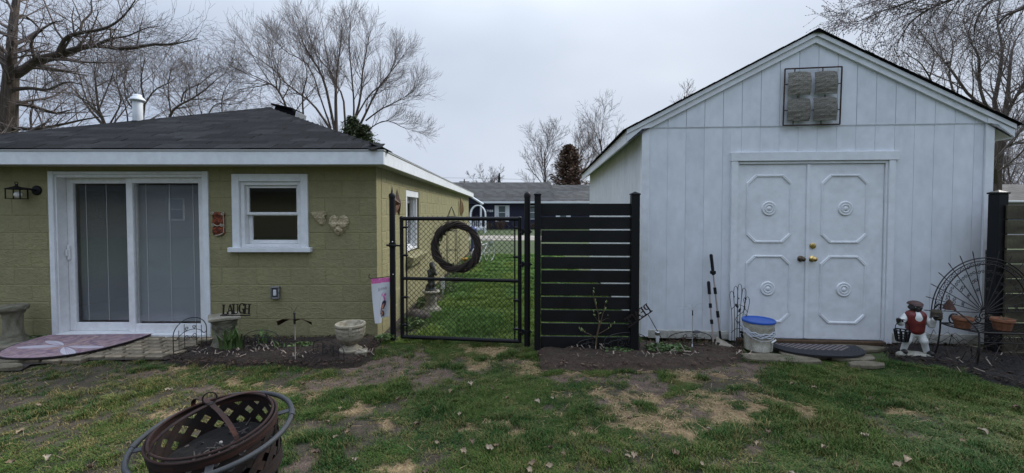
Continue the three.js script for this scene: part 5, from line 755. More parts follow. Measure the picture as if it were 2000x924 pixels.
{ // fan back iron bench
  const t = thing('fan_bench', 'dark wrought iron peacock fan back bench in the right bed', 'bench', [4.76, .02, -4.36], -.05), m = std(.022, .018, .017, .6, { map: rep(T_rust, 5) }), cy = .47, R = (l, n, r = .005, sg = 0) => part(n, l.map(p => tube(p, r, false, sg)), m, t);
  for (const [r, w] of [[.565, .006], [.535, .005]]) R([arcPts(0, cy, r, r, Math.PI + .22, -.22, 40)], 'outer_arc', w);
  R([[...arcPts(0, cy, .47, .5, Math.PI + .2, -.2, 30)]], 'inner_arc', .006);
  for (let i = 0; i < 15; i++) { const a = lerp(Math.PI * .99, Math.PI * .01, i / 14), L = .62, c = Math.cos(a), s = Math.sin(a); const sp = part('spoke', [rod(V(c * .03, cy + s * .03, 0), V(c * L, cy + s * L, 0), .0042, .004, 6)], m, t); const g = lathe([[0, -.04], [.0052, .0], [.0045, .03], [0, .045]], 6); g.rotateZ(a - Math.PI / 2); g.translate(c * (L - .01), cy + s * (L - .01), 0); part('spear', g, m, sp); if (i < 14) { const am = lerp(Math.PI * .99, Math.PI * .01, (i + .5) / 14); for (const [r, q] of [[.505, .024], [.425, .02], [.345, .022], [.245, .017]]) if (r > .4 || i % 2) R([-1, 1].map(k => spiral(Math.cos(am + k * .045) * r, cy + Math.sin(am + k * .045) * r, q, k * 1.2, am + Math.PI / 2)), 'scroll', .003, 16); } }
  t.scale.set(.9, .98, .9); const fz = .40; // seat
  R([[V(-.47, .36, 0), V(0, .36, 0), V(.47, .36, 0)], [V(-.47, .36, 0), V(-.5, .362, fz * .5), V(-.43, .365, fz), V(-.2, .37, fz + .06), V(.2, .37, fz + .06), V(.43, .365, fz), V(.5, .362, fz * .5), V(.47, .36, 0)]], 'seat_frame', .008, 60);
  for (let i = 0; i < 13; i++) { const x = lerp(-.44, .44, i / 12); part('seat_bar', rod(V(x, .36, 0), V(x * .95, .366, fz + .02), .0045, .0045, 5), m, t); }
  for (const x of [-.44, .44]) { R([[V(x, .365, fz), V(x * 1.05, .2, fz + .03), V(x * 1.02, .05, fz), V(x * 1.1, -.02, fz + .03)]], 'leg', .009, 20); R([[V(x * 1.06, cy + .08, 0), V(x * 1.06, .3, 0), V(x * 1.08, .1, -.02), V(x * 1.12, -.02, -.05)]], 'leg', .009, 20); R([[V(x * 1.22, cy + .04, 0), V(x * 1.28, cy + .1, .1), V(x * 1.2, cy + .06, .25), V(x * 1.05, .42, fz - .03), V(x, .365, fz)], spiral(x * 1.15, .44, .06, 1.5, 1, .2)], 'armrest', .007, 30); }
  for (let i = 0; i < 7; i++) { const x = lerp(-.37, .37, i / 6); R([spiral(x - .03, .315, .032, 1.5, 1.57, fz + .045), spiral(x + .03, .315, .032, -1.5, 1.57, fz + .045)], 'apron_scroll', .0035, 18); }
  R([[V(-.43, .27, fz + .01), V(0, .275, fz + .06), V(.43, .27, fz + .01)]], 'apron_bar', .005, 20);
  R([spiral(-.02, .44, .05, 1.6, 0, .01), spiral(.05, .405, .05, -1.6, 2, .01), spiral(-.07, .405, .04, 1.6, 2, .01)], 'centre_scroll', .006, 24);
  const potP = [[0, 0], [.072, 0], [.078, .01], [.095, .105], [.108, .105], [.112, .112], [.112, .142], [.107, .148], [.098, .148], [.094, .115], [0, .11]];
  const soil = std(.05, .04, .03, .95);
  for (const [x, z, sc, lab] of [[4.335, -4.16, .72, 'terracotta flower pot on the iron bench near the statue'], [4.63, -4.08, .76, 'terracotta flower pot with dry stems on the iron bench middle']]) { const p = thing('flower_pot', lab, 'flower pot', [x, .380, z]); part('pot', lathe(potP, 30), M.terracotta, p); part('soil', cyl(0, .11, 0, .093, .093, .012, 20), soil, p); p.scale.setScalar(sc); const r = rng(Math.round(x * 100)); part('dry_stems', Array.from({ length: 16 }, () => { const a = r() * 6.3, q = r() * .08; return tube([V(Math.cos(a) * q, .12, Math.sin(a) * q), V(Math.cos(a) * q * 1.4, .15 + r() * .02, Math.sin(a) * q * 1.4), V(Math.cos(a) * q * 2, .14 + r() * .04, Math.sin(a) * q * 2)], .0022, false, 6, 4); }), std(.17, .13, .07, .9), p); }
  const tb = new TB(), r = rng(55); for (let i = 0; i < 90; i++) { const x = 4.3 + r() * 1.4, z = -4.35 + (r() - .5) * .8 + (r() > .6 ? .5 : 0), a = r() * 6.3, l = .15 + r() * .35; tb.add([V(x, .04, z), V(x + Math.cos(a) * l * .5, .06 + r() * .14, z + Math.sin(a) * l * .3), V(x + Math.cos(a) * l, .04 + r() * .12, z + Math.sin(a) * l * .6)], [.004, .003, .0015], 4); }
  const o = part('dead_twigs', tb.geo(), std(.045, .033, .026, .95), scene); o.userData = { kind: 'stuff', label: 'tangle of dead twigs under the iron bench', category: 'twigs' };
  const bell = lathe([[.052, 0], [.05, .008], [.02, .075], [.010, .095], [0, .098]], 4); one('metal_bell', [bell, rod(V(0, .09, 0), V(0, .13, 0), .003)], std(.10, .05, .03, .8, { map: rep(T_rust, 5) }), 'small rusty pyramid bell hanging on the bench arm', 'bell', [4.245, .55, -4.20], .6);
}
{ // fire pit, leaning
  const c = V(-1.29, .58, -1.86), t = thing('fire_pit', 'rusty round fire pit with grey ring rail and domed strap screen', 'fire pit', c), n = V(-.035, .985, .15).normalize(); t.scale.setScalar(.795);
  const Q = new THREE.Quaternion().setFromUnitVectors(V(0, 1, 0), n), put = (name, l, m, par = t) => { const o = part(name, l, m, par); if (par === t) o.quaternion.copy(Q); return o; };
  const ringM = std(.042, .048, .060, .6, { map: rep(T_stain, 6), bumpMap: rep(T_speck, 6), bumpScale: .001 }), tor = (R, r, y, a = 48, b = 10) => { const g = new THREE.TorusGeometry(R, r, b, a); g.rotateX(Math.PI / 2); g.translate(0, y, 0); return g; };
  const rail = put('ring_rail', [tor(.375, .014, -.045, 72)], ringM); for (const a of [.4, 1.9, 3.4, 5.1]) { const g = rod(V(.36, 0, 0), V(.39, 0, 0), .0, .0, 3); const s = cyl(0, 0, 0, .017, .017, .06, 12); s.rotateX(Math.PI / 2); s.translate(.375, -.045, -.03); s.rotateY(a); part('sleeve', s, ringM, rail); const br = cbox(.298, .372, -.052, -.044, -.018, .018, .002); br.rotateY(a + .12); part('bracket', br, ringM, rail); }
  put('rim', [tor(.300, .007, -.004, 64, 8), lathe([[.305, -.002], [.302, -.05], [.296, -.05], [.298, -.002]], 48)], M.rust);
  const H = .19, wall = []; // lattice drum of crossing straps
  for (const s of [-1, 1]) for (let i = 0; i < 16; i++) { const a0 = i / 16 * 6.283, P = []; const nS = 8; for (let k = 0; k < nS; k++) { const q = (u, v, r) => { const a = a0 + s * .62 * u; return [Math.cos(a + v) * r, -.045 - H * u, Math.sin(a + v) * r]; }; const u0 = k / nS, u1 = (k + 1) / nS, w = .102, r = s > 0 ? .298 : .2945; P.push([q(u0, -w, r), q(u0, w, r), q(u1, w, r), q(u1, -w, r)], [q(u0, -w, r - .003), q(u0, w, r - .003), q(u1, w, r - .003), q(u1, -w, r - .003)]); } wall.push(polyGeo(P)); }
  wall.push(lathe([[.301, -.22], [.301, -.30], [.296, -.30], [.296, -.22]], 48));
  put('lattice_drum', wall, M.rustDark);
  put('ash_bowl', lathe([[.296, -.28], [.26, -.34], [.16, -.385], [0, -.395], [0, -.37], [.2, -.33], [.27, -.275]], 40), M.rustDark);
  { const r = rng(71), g = new THREE.CircleGeometry(.268, 40), p = g.attributes.position; const ash = lathe(Array.from({ length: 14 }, (_, i) => [.27 * (1 - i / 13), -.285 - .0 + .02 * Math.sin(i)]), 40), a = ash.attributes.position; for (let i = 0; i < a.count; i++) a.setY(i, -.175 + .05 * (fbm(a.getX(i) * 12 + 5, a.getZ(i) * 12, 4, 3) - .5)); ash.computeVertexNormals(); put('ash', ash, std(.030, .027, .025, .97, { map: rep(T_soil, 4), bumpMap: rep(T_speck, 8), bumpScale: .01 })); const bits = []; for (let i = 0; i < 46; i++) { const q = r() * .23, th = r() * 6.3, l = .015 + r() * .05, b = r() * 6.3; bits.push(rod(V(Math.cos(th) * q, -.165, Math.sin(th) * q), V(Math.cos(th) * q + Math.cos(b) * l, -.15, Math.sin(th) * q + Math.sin(b) * l), .003 + r() * .005, .003, 5)); } stuff(put('charred_bits', bits, std(.06, .05, .045, .95))); put('dry_leaf', [ball(.2, -.145, -.02, .013, 6, 4), ball(-.02, -.15, -.05, .010, 6, 4), ball(.17, -.145, .03, .011, 6, 4)], std(.35, .32, .29, .9)); }
  // spark screen: hoop and four domed straps, ring on top
  put('screen_hoop', [tor(.283, .007, .008, 64, 8)], M.rust);
  for (let i = 0; i < 4; i++) { const a = i * Math.PI / 2 + .62, P = [], N = 12, pt = (k, v, o) => { const f = k / N * Math.PI / 2, rr = .283 * Math.cos(f), yy = .008 + .115 * Math.sin(f) + o; return [Math.cos(a) * rr - Math.sin(a) * v, yy, Math.sin(a) * rr + Math.cos(a) * v]; }; for (let k = 0; k < N; k++) P.push([pt(k, -.012, 0), pt(k, .012, 0), pt(k + 1, .012, 0), pt(k + 1, -.012, 0)], [pt(k, -.012, -.003), pt(k, .012, -.003), pt(k + 1, .012, -.003), pt(k + 1, -.012, -.003)]); put('screen_strap', polyGeo(P), M.rust); }
  const rg = new THREE.TorusGeometry(.032, .004, 6, 24); rg.rotateY(.6); rg.translate(.0, .155, 0); put('lift_ring', [rg, cyl(0, .115, 0, .022, .018, .012)], M.rustDark);
  for (let i = 0; i < 4; i++) { const a = i * Math.PI / 2 + .5; const top = V(Math.cos(a) * .285, -.26, Math.sin(a) * .285).applyQuaternion(Q), foot = V(Math.cos(a) * .33, 0, Math.sin(a) * .33); foot.y = -.725; part('leg', [tube([top, top.clone().lerp(foot, .5).add(V(Math.cos(a) * .03, 0, Math.sin(a) * .03)), foot], .011), ball(foot.x, foot.y + .008, foot.z, .016)], M.rustDark, t); }
}
console.log('right side ready');
{ // side yard ornaments
  const p = [-1.20, .0, -6.42], t = thing('pedestal', 'round white concrete pedestal with flared foot behind the gate', 'pedestal', p), cm = std(.46, .43, .37, .9, { map: rep(T_stain, 4), bumpMap: rep(T_speck, 6), bumpScale: .004 });
  part('column', lathe([[0, 0], [.155, 0], [.15, .05], [.125, .075], [.095, .10], [.085, .13], [.082, .27], [.095, .295], [.125, .30], [.13, .315], [.12, .335], [0, .335]], 30), cm, t); part('foot', lathe([[0, -.03], [.17, -.03], [.17, .02], [.15, .03], [0, .03]], 8), cm, t);
  const b = thing('child_statue', 'dark bronze statue of a child embracing an armful on white pedestal', 'statue', [-1.20, .335, -6.42], .75), bm = std(.055, .06, .058, .5, { map: rep(T_stain, 6), metalness: .25 });
  part('figure', blob([[[0, .17, 0], [0, .28, .01], .045, .05], [[0, .37, .03], [0, .385, .025], .042, .04], [[0, .31, .01], [0, .35, .02], .022, .024], [[-.02, .16, 0], [-.025, .08, .02], .034, .026], [[-.025, .08, .02], [-.025, .01, -.01], .024, .018], [[.02, .16, 0], [.03, .08, .02], .034, .026], [[.03, .08, .02], [.03, .01, -.01], .024, .018], [[-.05, .29, .01], [-.055, .23, .04], .022, .018], [[-.055, .23, .04], [-.005, .27, .085], .017, .015], [[.05, .29, .01], [.06, .235, .045], .022, .018], [[.06, .235, .045], [.01, .26, .09], .017, .015], [[0, .28, .075], [0, .33, .07], .034, .028], [[0, .365, .07], [0, .36, .074], .008, .008], [[-.03, .0, .02], [-.04, .0, .05], .02, .014], [[.03, .0, .02], [.035, .0, .05], .02, .014]], .0075, .016), bm, b);
  part('drapery', blob([[[-.05, .01, -.02], [.05, .01, .0], .03, .03], [[-.05, .02, -.03], [-.045, .09, -.02], .028, .016]], .008, .02), bm, b); part('base', lathe([[0, -.002], [.085, -.002], [.08, .015], [0, .018]], 20), bm, b);
  // wire obelisk
  const ob = thing('wire_obelisk', 'slender wire obelisk trellis standing beside the side wall', 'trellis', [-1.25, 0, -9.0]); for (let i = 0; i < 4; i++) { const a = i / 4 * 6.283 + .5; part('rod', tube([V(Math.cos(a) * .16, 0, Math.sin(a) * .16), V(Math.cos(a) * .13, .8, Math.sin(a) * .13), V(Math.cos(a) * .1, 1.4, Math.sin(a) * .1), V(0, 1.6, 0)], .006), M.wire, ob); } for (const y of [.3, .7, 1.1, 1.4]) part('hoop', (() => { const g = new THREE.TorusGeometry(.155 - y * .04, .005, 5, 24); g.rotateX(Math.PI / 2); g.translate(0, y, 0); return g; })(), M.wire, ob);
  // yellow lantern-like ornaments
  const yl = std(.52, .30, .03, .5), mk = (lab, x, y, z, h) => { const o = thing('yellow_ornament', lab, 'ornament', [x, 0, z]); part('stake', rod(V(0, -.03, 0), V(0, y, 0), .006), M.wire, o); part('flower', [0, 1, 2, 3, 4, 5].map(i => { const g = new THREE.SphereGeometry(.05, 8, 6); g.scale(1, .5, .5); g.translate(.05, 0, 0); g.rotateZ(.5); g.rotateY(i * 1.047); g.translate(0, y, 0); return g; }), yl, o); part('heart', ball(0, y + .01, 0, .04), std(.25, .10, .02, .7), o); };
  mk('taller yellow metal flower stake along the side wall', -1.14, .34, -10.4, .3); mk('lower yellow metal flower stake near the dark rocks', -1.05, .20, -9.3, .2);
  one('gazing_ball', [ball(0, .62, 0, .14, 24, 16), lathe([[0, 0], [.12, 0], [.1, .04], [.05, .1], [.045, .42], [.09, .5], [0, .5]], 18)], std(.05, .07, .17, .15, { metalness: .3 }), 'blue gazing ball on a stand at the house far corner', 'gazing ball', [-1.2, .3, -13.2]);
  one('white_marker', [cbox(-.035, .035, .0, .22, -.01, .01, .01), rod(V(0, -.1, 0), V(0, .05, 0), .006)], std(.6, .6, .58, .6), 'small white marker tag by the side wall bed', 'marker', [-1.23, .12, -7.7]);
  { const r = rng(12); for (const [x, d, s, lab] of [[-1.1, 9.1, .11, 'dark grey rock by the yellow flower stake'], [-1.28, 6.05, .12, 'brown rock at the white pedestal foot'], [-1.32, 7.2, .09, 'small rock in the side wall bed']]) one('rock', blob([[[-s * .5, 0, 0], [s * .5, 0, 0], s, s * .8]], s * .14, .02, (x1, y1, z1) => .04 * (fbm(x1 * 12 + d, z1 * 12 + y1 * 9, 8, 3) - .5)), std(.12, .10, .09, .95, { map: rep(T_stain, 3) }), lab, 'rock', [x, .02, -d]); }
  const leaf = std(.10, .15, .04, .7), r = rng(19); for (const [x, d, R, h, lab] of [[-1.25, 8.1, .22, .22, 'low leafy plant along the side wall behind the statue'], [-1.2, 10.3, .3, .3, 'bushy green plant under the yellow flower stake'], [-1.15, 11.8, .3, .36, 'green shrub near the house far corner'], [-1.3, 5.6, .16, .14, 'grassy weed clump inside the gate by the wall'], [-1.36, 6.9, .16, .18, 'low weeds beside white pedestal']]) { const o = thing('leafy_plant', lab, 'plant', [x, .0, -d]), l = []; for (let i = 0; i < 240; i++) { const a = r() * 6.3, q = Math.sqrt(r()) * R, g = new THREE.CircleGeometry(.016 + r() * .016, 5); g.scale(1, .55, 1); g.rotateX((r() - .5) * 2.4); g.rotateY(r() * 6.3); g.translate(Math.cos(a) * q, h * r() * (1 - .5 * q / R) + .01, Math.sin(a) * q); l.push(g); } part('foliage', l, leaf, o); part('stems', Array.from({ length: 10 }, () => { const a = r() * 6.3, q = r() * R * .8; return rod(V(0, -.02, 0), V(Math.cos(a) * q, h * .8 * r(), Math.sin(a) * q), .004, .002, 4); }), leaf, o); }
  // white bicycle planter
  const bi = thing('bicycle_planter', 'white metal bicycle planter standing on the side lawn', 'planter', [-.86, .0, -12.7], 1.05), wm = std(.45, .47, .45, .6), wheel = (x, R) => part('wheel', [(() => { const g = new THREE.TorusGeometry(R, .016, 6, 28); g.translate(x, R, 0); return g; })(), ...Array.from({ length: 6 }, (_, i) => rod(V(x, R, 0), V(x + Math.cos(i * 1.047) * R, R + Math.sin(i * 1.047) * R, 0), .005))], wm, bi); wheel(-.32, .24); wheel(.36, .28); part('frame', [rod(V(-.32, .24, 0), V(.0, .26, 0), .014), rod(V(0, .26, 0), V(-.12, .58, 0), .014), rod(V(-.1, .52, 0), V(.27, .56, 0), .014), rod(V(0, .26, 0), V(.27, .54, 0), .014), rod(V(.36, .28, 0), V(.25, .66, 0), .014)], wm, bi); part('seat', (() => { const g = new THREE.SphereGeometry(.08, 10, 6); g.scale(1, .35, .6); g.translate(-.13, .60, 0); return g; })(), wm, bi); part('handlebar', tube([V(.2, .68, -.16), V(.26, .68, -.05), V(.26, .68, .05), V(.2, .68, .16)], .012), wm, bi); part('basket', lathe([[0, .48], [.07, .48], [.1, .6], [.09, .6]], 12).translate(.42, 0, 0), wm, bi);
}
// ---------- trees ----------
const barkM = (r, g, b, u = 3, v = 1) => std(r * 1.25, g * 1.25, b * 1.25, .95, { map: rep(T_bark, u, v), bumpMap: rep(T_woodV, u * .3, .5), bumpScale: .02 });
class Tree {
  constructor(seed, o) { this.r = rng(seed); this.T = new TB(); this.C = new TB(); this.o = o; }
  branch(p, dir, len, r, lvl) {
    const o = this.o, R = this.r, n = lvl === 0 ? 7 : lvl < 3 ? 5 : 3, pts = [p.clone()], d = dir.clone().normalize(), st = len / n, q = p.clone();
    for (let i = 0; i < n; i++) { const w = o.wander * (lvl ? 1 : .4); d.x += (R() - .5) * w; d.y += (R() - .5) * w + o.up * (lvl > 1 ? 1 : .6); d.z += (R() - .5) * w; d.normalize(); q.addScaledVector(d, st); pts.push(q.clone()); }
    this.limb(pts, r, Math.max(o.min, r * .35), lvl);
  }
  limb(pts, r0, r1, lvl, kids) {
    const o = this.o, n = pts.length - 1, rad = pts.map((_, i) => lerp(r0, r1, i / n));
    (lvl <= o.trunk ? this.T : this.C).add(pts, rad, lvl === 0 ? 9 : lvl === 1 ? 6 : lvl === 2 ? 4 : 3, .5);
    if (o.bud && lvl >= o.max - 1) { for (let i = 1; i <= n; i++) { const p = pts[i], d = p.clone().sub(pts[i - 1]).normalize().multiplyScalar(o.bud); this.C.add([p, p.clone().addScaledVector(d, .5), p.clone().add(d)], [o.bud * .12, o.bud * .3, .0008], 3); } }
    if (lvl >= o.max) return;
    const len = pts.reduce((s, p, i) => i ? s + p.distanceTo(pts[i - 1]) : 0, 0), R = this.r, N = kids ?? o.kids[lvl], ax = V(0, 0, 0), d = V(0, 0, 0);
    for (let k = 0; k < N; k++) {
      const t = lerp(o.from[lvl] ?? .25, 1, (k + R()) / N), f = t * n, i = Math.min(n - 1, Math.floor(f)), p = pts[i].clone().lerp(pts[i + 1], f - i); d.subVectors(pts[i + 1], pts[i]).normalize();
      ax.set(R() - .5, R() - .5, R() - .5).cross(d).normalize(); const a = lerp(o.ang[0], o.ang[1], R()) * (t > .93 ? .5 : 1), nd = d.clone().applyAxisAngle(ax, a); const rr = lerp(r0, r1, t);
      this.branch(p, nd, (o.len ? o.len[lvl] : len * o.ratio) * (1.15 - .5 * t) * (.65 + .7 * R()), Math.max(o.min, rr * (lvl ? .5 : .6)), lvl + 1);
    }
  }
  plant(name, label, base, bark, twig, grp) { const t = thing(name, label, 'tree', base, 0, grp), a = this.T.geo(), b = this.C.geo(); a.translate(-base.x, -base.y, -base.z); b.translate(-base.x, -base.y, -base.z); part('trunk', a, bark, t); twig.color.multiplyScalar(1.2); part('crown', b, twig, t); return t; }
}
const seg = (d, list, dz = 0) => { const c = new THREE.CatmullRomCurve3(list.map(([x, y], i) => at(x, y, d + dz * i))); return c.getPoints(list.length * 2); };
let tri = 0; const grown = (t) => { tri += t.T.tris + t.C.tris; return t; };
{ // big old tree behind the house at left
  const d = 14, t = new Tree(101, { max: 4, kids: [9, 6, 5, 3], from: [.12, .12, .1, .1], ang: [.45, 1.15], ratio: .46, len: [2.0, 1.25, .75, .38], wander: .42, up: .03, min: .0030, trunk: 1 }), base = at(12, 413, d); base.y = 0;
  t.limb([V(base.x, -.1, -d), V(base.x, 2, -d), at(8, 300, d), at(14, 250, d), at(17, 200, d), at(21, 143, d)], 0.331, 0.190, 0, 10);
  const L = (l, r0, r1, k, dz = .12) => t.limb(seg(d, l, dz), r0, r1, 1, k);
  L([[21, 150], [22, 100], [25, 54], [32, 0], [44, -60], [60, -120]], 0.158, 0.058, 14); L([[20, 150], [8, 120], [-10, 90], [-40, 40]], 0.144, 0.046, 8);
  L([[24, 150], [48, 135], [71, 118], [118, 105], [153, 95], [186, 89], [243, 96], [296, 87], [340, 86], [386, 75]], 0.137, 0.013, 26, .06);
  L([[112, 106], [128, 75], [157, 64], [200, 57], [228, 43], [250, 21], [270, -10]], 0.072, 0.012, 16, -.1); L([[157, 64], [161, 43], [178, 25], [178, 0], [185, -30]], 0.043, 0.012, 9, .15);
  L([[24, 60], [36, 32], [50, 32], [78, 57], [92, 80]], 0.061, 0.009, 8, .2); L([[68, 118], [61, 82], [82, 57], [107, 43], [123, 41]], 0.050, 0.012, 8, -.15);
  L([[20, 200], [45, 203], [71, 210], [111, 221], [135, 215]], 0.108, 0.017, 7, .15); L([[16, 250], [60, 252], [107, 246], [171, 232], [215, 226]], 0.072, 0.012, 8, .2); L([[24, 175], [60, 172], [95, 175], [130, 160], [170, 168]], 0.065, 0.012, 8, -.2); L([[186, 89], [215, 76], [250, 70], [285, 55], [320, 50]], 0.043, 0.007, 12, .1);
  L([[5, 210], [-20, 190], [-60, 170]], 0.086, 0.017, 6);
  grown(t).plant('old_tree', 'massive old bare tree with mossy trunk and long limb over house', base, barkM(.115, .094, .078), std(.125, .100, .090, .95), 'bare trees behind the house');
}
{ // spreading many-stemmed tree behind the roof
  const d = 30, z = (x, y) => [400 + x / 2.8, y / 2.8], t = new Tree(202, { max: 4, kids: [10, 10, 8, 5], from: [.25, .22, .12, .1], ang: [.3, .85], len: [2.5, 1.7, 1.05, .6], wander: .26, up: .11, min: .0050, trunk: 1 }), base = at(656, 455, d); base.y = 0;
  t.limb([V(base.x, -.1, -d), at(657, 400, d), at(658, 330, d), at(657, 270, d)], 0.204, 0.125, 0, 2);
  const L = (l, r0, r1, k, dz = .25) => t.limb(seg(d, l.map(q => z(...q)), dz), r0, r1, 1, k);
  L([[720, 740], [716, 520], [722, 400], [742, 250], [752, 110]], 0.120, 0.014, 16); L([[712, 720], [650, 440], [600, 340], [545, 250], [500, 130]], 0.096, 0.014, 16, -.3); L([[770, 745], [752, 520], [700, 440], [660, 260], [640, 110]], 0.078, 0.014, 14, .4); L([[812, 700], [815, 560], [800, 380], [790, 230], [800, 120]], 0.072, 0.014, 14, -.4);
  L([[800, 720], [850, 540], [862, 400], [885, 270], [905, 170]], 0.090, 0.014, 15, .2); L([[830, 720], [880, 620], [950, 480], [1020, 390], [1090, 300]], 0.090, 0.014, 15, -.2); L([[800, 690], [900, 520], [990, 440], [1040, 320], [1040, 260]], 0.066, 0.014, 12, .5); L([[850, 760], [920, 690], [1000, 660], [1090, 700], [1160, 720]], 0.054, 0.010, 14, .3); L([[880, 660], [960, 600], [1040, 560], [1110, 520], [1160, 480]], 0.054, 0.010, 14, -.3);
  L([[705, 735], [590, 570], [500, 500], [430, 440], [370, 330], [360, 230]], 0.084, 0.012, 16, .3); L([[690, 700], [640, 560], [560, 350], [440, 280], [380, 210]], 0.060, 0.012, 13, -.5); L([[720, 520], [690, 400], [610, 300], [560, 160], [540, 90]], 0.060, 0.012, 12, .3);
  grown(t).plant('spreading_tree', 'wide fan crowned bare tree rising behind the dark hip roof', base, barkM(.115, .094, .078), std(.125, .100, .090, .95), 'bare trees behind the house');
}
function bareTree(label, px, pyTop, d, seed, o = {}) {
  const top = at(px, pyTop, d), H = top.y, base = V(top.x, 0, -d), W = o.w ?? .3, t = new Tree(seed, { max: 4, kids: [o.n ?? 9, 7, 5, o.k ?? 3], from: [o.low ?? .3, .2, .12, .1], ang: [.3, .9], len: [H * .42 * (W / .3), H * .2 * Math.min(1, W / .2), H * .1 * Math.min(1, W / .2), H * .055 * Math.min(1, W / .2)], wander: o.wander ?? .3, up: o.upw ?? .07, min: o.min ?? d * .00019, trunk: 1 });
  t.branch(base, V((t.r() - .5) * .15, 1, (t.r() - .5) * .1), H * .82, H * .014, 0);
  return grown(t).plant(o.name ?? 'bare_tree', label, base, barkM(.115, .094, .078), std(.125, .100, .090, .95), o.grp ?? 'bare trees behind the house');
}
{ // forked trees between the old tree and the spreading one
  const d = 26, f = (seedv, label, limbs, base, o = {}) => { const t = new Tree(seedv, { max: 4, kids: [6, 7, 5, 3], from: [.3, .15, .12, .1], ang: [.4, 1.0], len: [2.4, 1.7, 1.05, .6], wander: .34, up: .05, min: .0050, trunk: 1, ...o }); limbs.forEach(([l, r0, r1, k], i) => t.limb(seg(d, l.map(([x, y]) => [x / 2.8, y / 2.8]), (i % 3 - 1) * .3), r0, r1, i ? 1 : 0, k)); const b = V(at(limbs[0][0][0][0] / 2.8, 300, d).x, 0, -d); grown(t).plant('bare_tree', label, b, barkM(.115, .094, .078), std(.125, .100, .090, .95), 'bare trees behind the house'); };
  f(301, 'forked bare tree with brown trunk left of the white vent pipe', [[[[575, 1275], [572, 900], [570, 680], [540, 600], [525, 480], [515, 390]], 0.132, 0.029, 8], [[[560, 680], [490, 600], [440, 530], [380, 470], [300, 440]], 0.072, 0.014, 12], [[[560, 650], [480, 560], [430, 400], [400, 330]], 0.060, 0.014, 12], [[[540, 600], [580, 500], [620, 380], [600, 320]], 0.048, 0.014, 12], [[[600, 680], [660, 560], [640, 460], [640, 360]], 0.048, 0.014, 12]]);
  f(302, 'leaning bare tree just behind the white vent pipe', [[[[790, 1275], [785, 900], [780, 660], [790, 560], [770, 450], [790, 330]], 0.096, 0.019, 8], [[[780, 640], [700, 560], [680, 470], [700, 360]], 0.054, 0.014, 13], [[[785, 580], [850, 490], [930, 450], [970, 420]], 0.054, 0.014, 13], [[[700, 690], [690, 600], [640, 470], [610, 400]], 0.042, 0.012, 10]]);
  f(303, 'low arching bare tree over the roof ridge behind the house', [[[[930, 1275], [928, 900], [925, 650], [960, 590], [1040, 545], [1110, 500], [1190, 430]], 0.102, 0.019, 7], [[[990, 560], [1010, 500], [1090, 460], [1180, 390], [1240, 370]], 0.048, 0.012, 8], [[[1040, 545], [1140, 540], [1240, 545], [1330, 490]], 0.042, 0.012, 7], [[[1215, 640], [1215, 540], [1240, 470], [1290, 420]], 0.036, 0.010, 6], [[[1130, 640], [1180, 570], [1280, 570], [1380, 530]], 0.036, 0.010, 6]]);
  f(304, 'slim bare tree leaning left between the roof and spreading tree', [[[[1590, 1275], [1585, 900], [1580, 640], [1525, 500], [1480, 460], [1430, 470], [1300, 490]], 0.090, 0.014, 12], [[[1525, 510], [1530, 420], [1470, 360], [1380, 300], [1330, 260]], 0.042, 0.010, 14], [[[1480, 460], [1400, 420], [1320, 390], [1270, 370]], 0.036, 0.010, 12], [[[1655, 900], [1660, 670], [1655, 520], [1680, 400], [1650, 300]], 0.072, 0.014, 14]]);
}
{ // right hand tree behind the shed
  const d = 17, z = (x, y) => [1560 + x / 2.718, y / 2.718], t = new Tree(404, { max: 4, kids: [5, 8, 6, 4], from: [.3, .18, .12, .1], ang: [.4, 1.0], len: [2.4, 1.6, .95, .5], wander: .32, up: .05, min: .0036, trunk: 1 }), base = at(1942, 413, d); base.y = 0;
  t.limb([V(base.x, -.1, -d), at(1944, 400, d), at(1946, 331, d), at(1955, 268, d), at(1962, 225, d)], 0.216, 0.115, 0, 3);
  const L = (l, r0, r1, k, dz = .15) => t.limb(seg(d, l.map(q => z(...q)), dz), r0, r1, 1, k);
  L([[1085, 640], [1040, 560], [1060, 440], [1080, 250], [1055, 120], [1070, 0]], 0.094, 0.017, 15); L([[1085, 640], [1000, 570], [955, 420], [960, 310], [900, 190], [940, 60]], 0.072, 0.014, 15, -.2); L([[1060, 600], [920, 520], [830, 400], [760, 310], [690, 230], [640, 160]], 0.061, 0.012, 15, .2); L([[960, 620], [830, 500], [800, 380], [820, 240], [790, 150]], 0.050, 0.012, 13, .3);
  L([[1090, 620], [1110, 500], [1120, 380], [1140, 240], [1196, 150]], 0.086, 0.017, 14, .3); L([[1100, 610], [1140, 540], [1196, 440], [1270, 330]], 0.072, 0.017, 12, -.2); L([[1075, 730], [1120, 700], [1196, 640], [1290, 560]], 0.072, 0.017, 12, .2); L([[1070, 800], [1130, 770], [1196, 740], [1280, 690]], 0.065, 0.017, 11, -.2); L([[940, 600], [760, 520], [690, 400], [640, 330], [560, 280]], 0.043, 0.010, 13, -.3); L([[690, 600], [690, 440], [720, 300], [700, 220]], 0.036, 0.010, 11, .2);
  grown(t).plant('bare_tree', 'dark many limbed bare tree beside the shed right eave', base, barkM(.115, .094, .078), std(.125, .100, .090, .95), 'bare trees behind the shed');
}
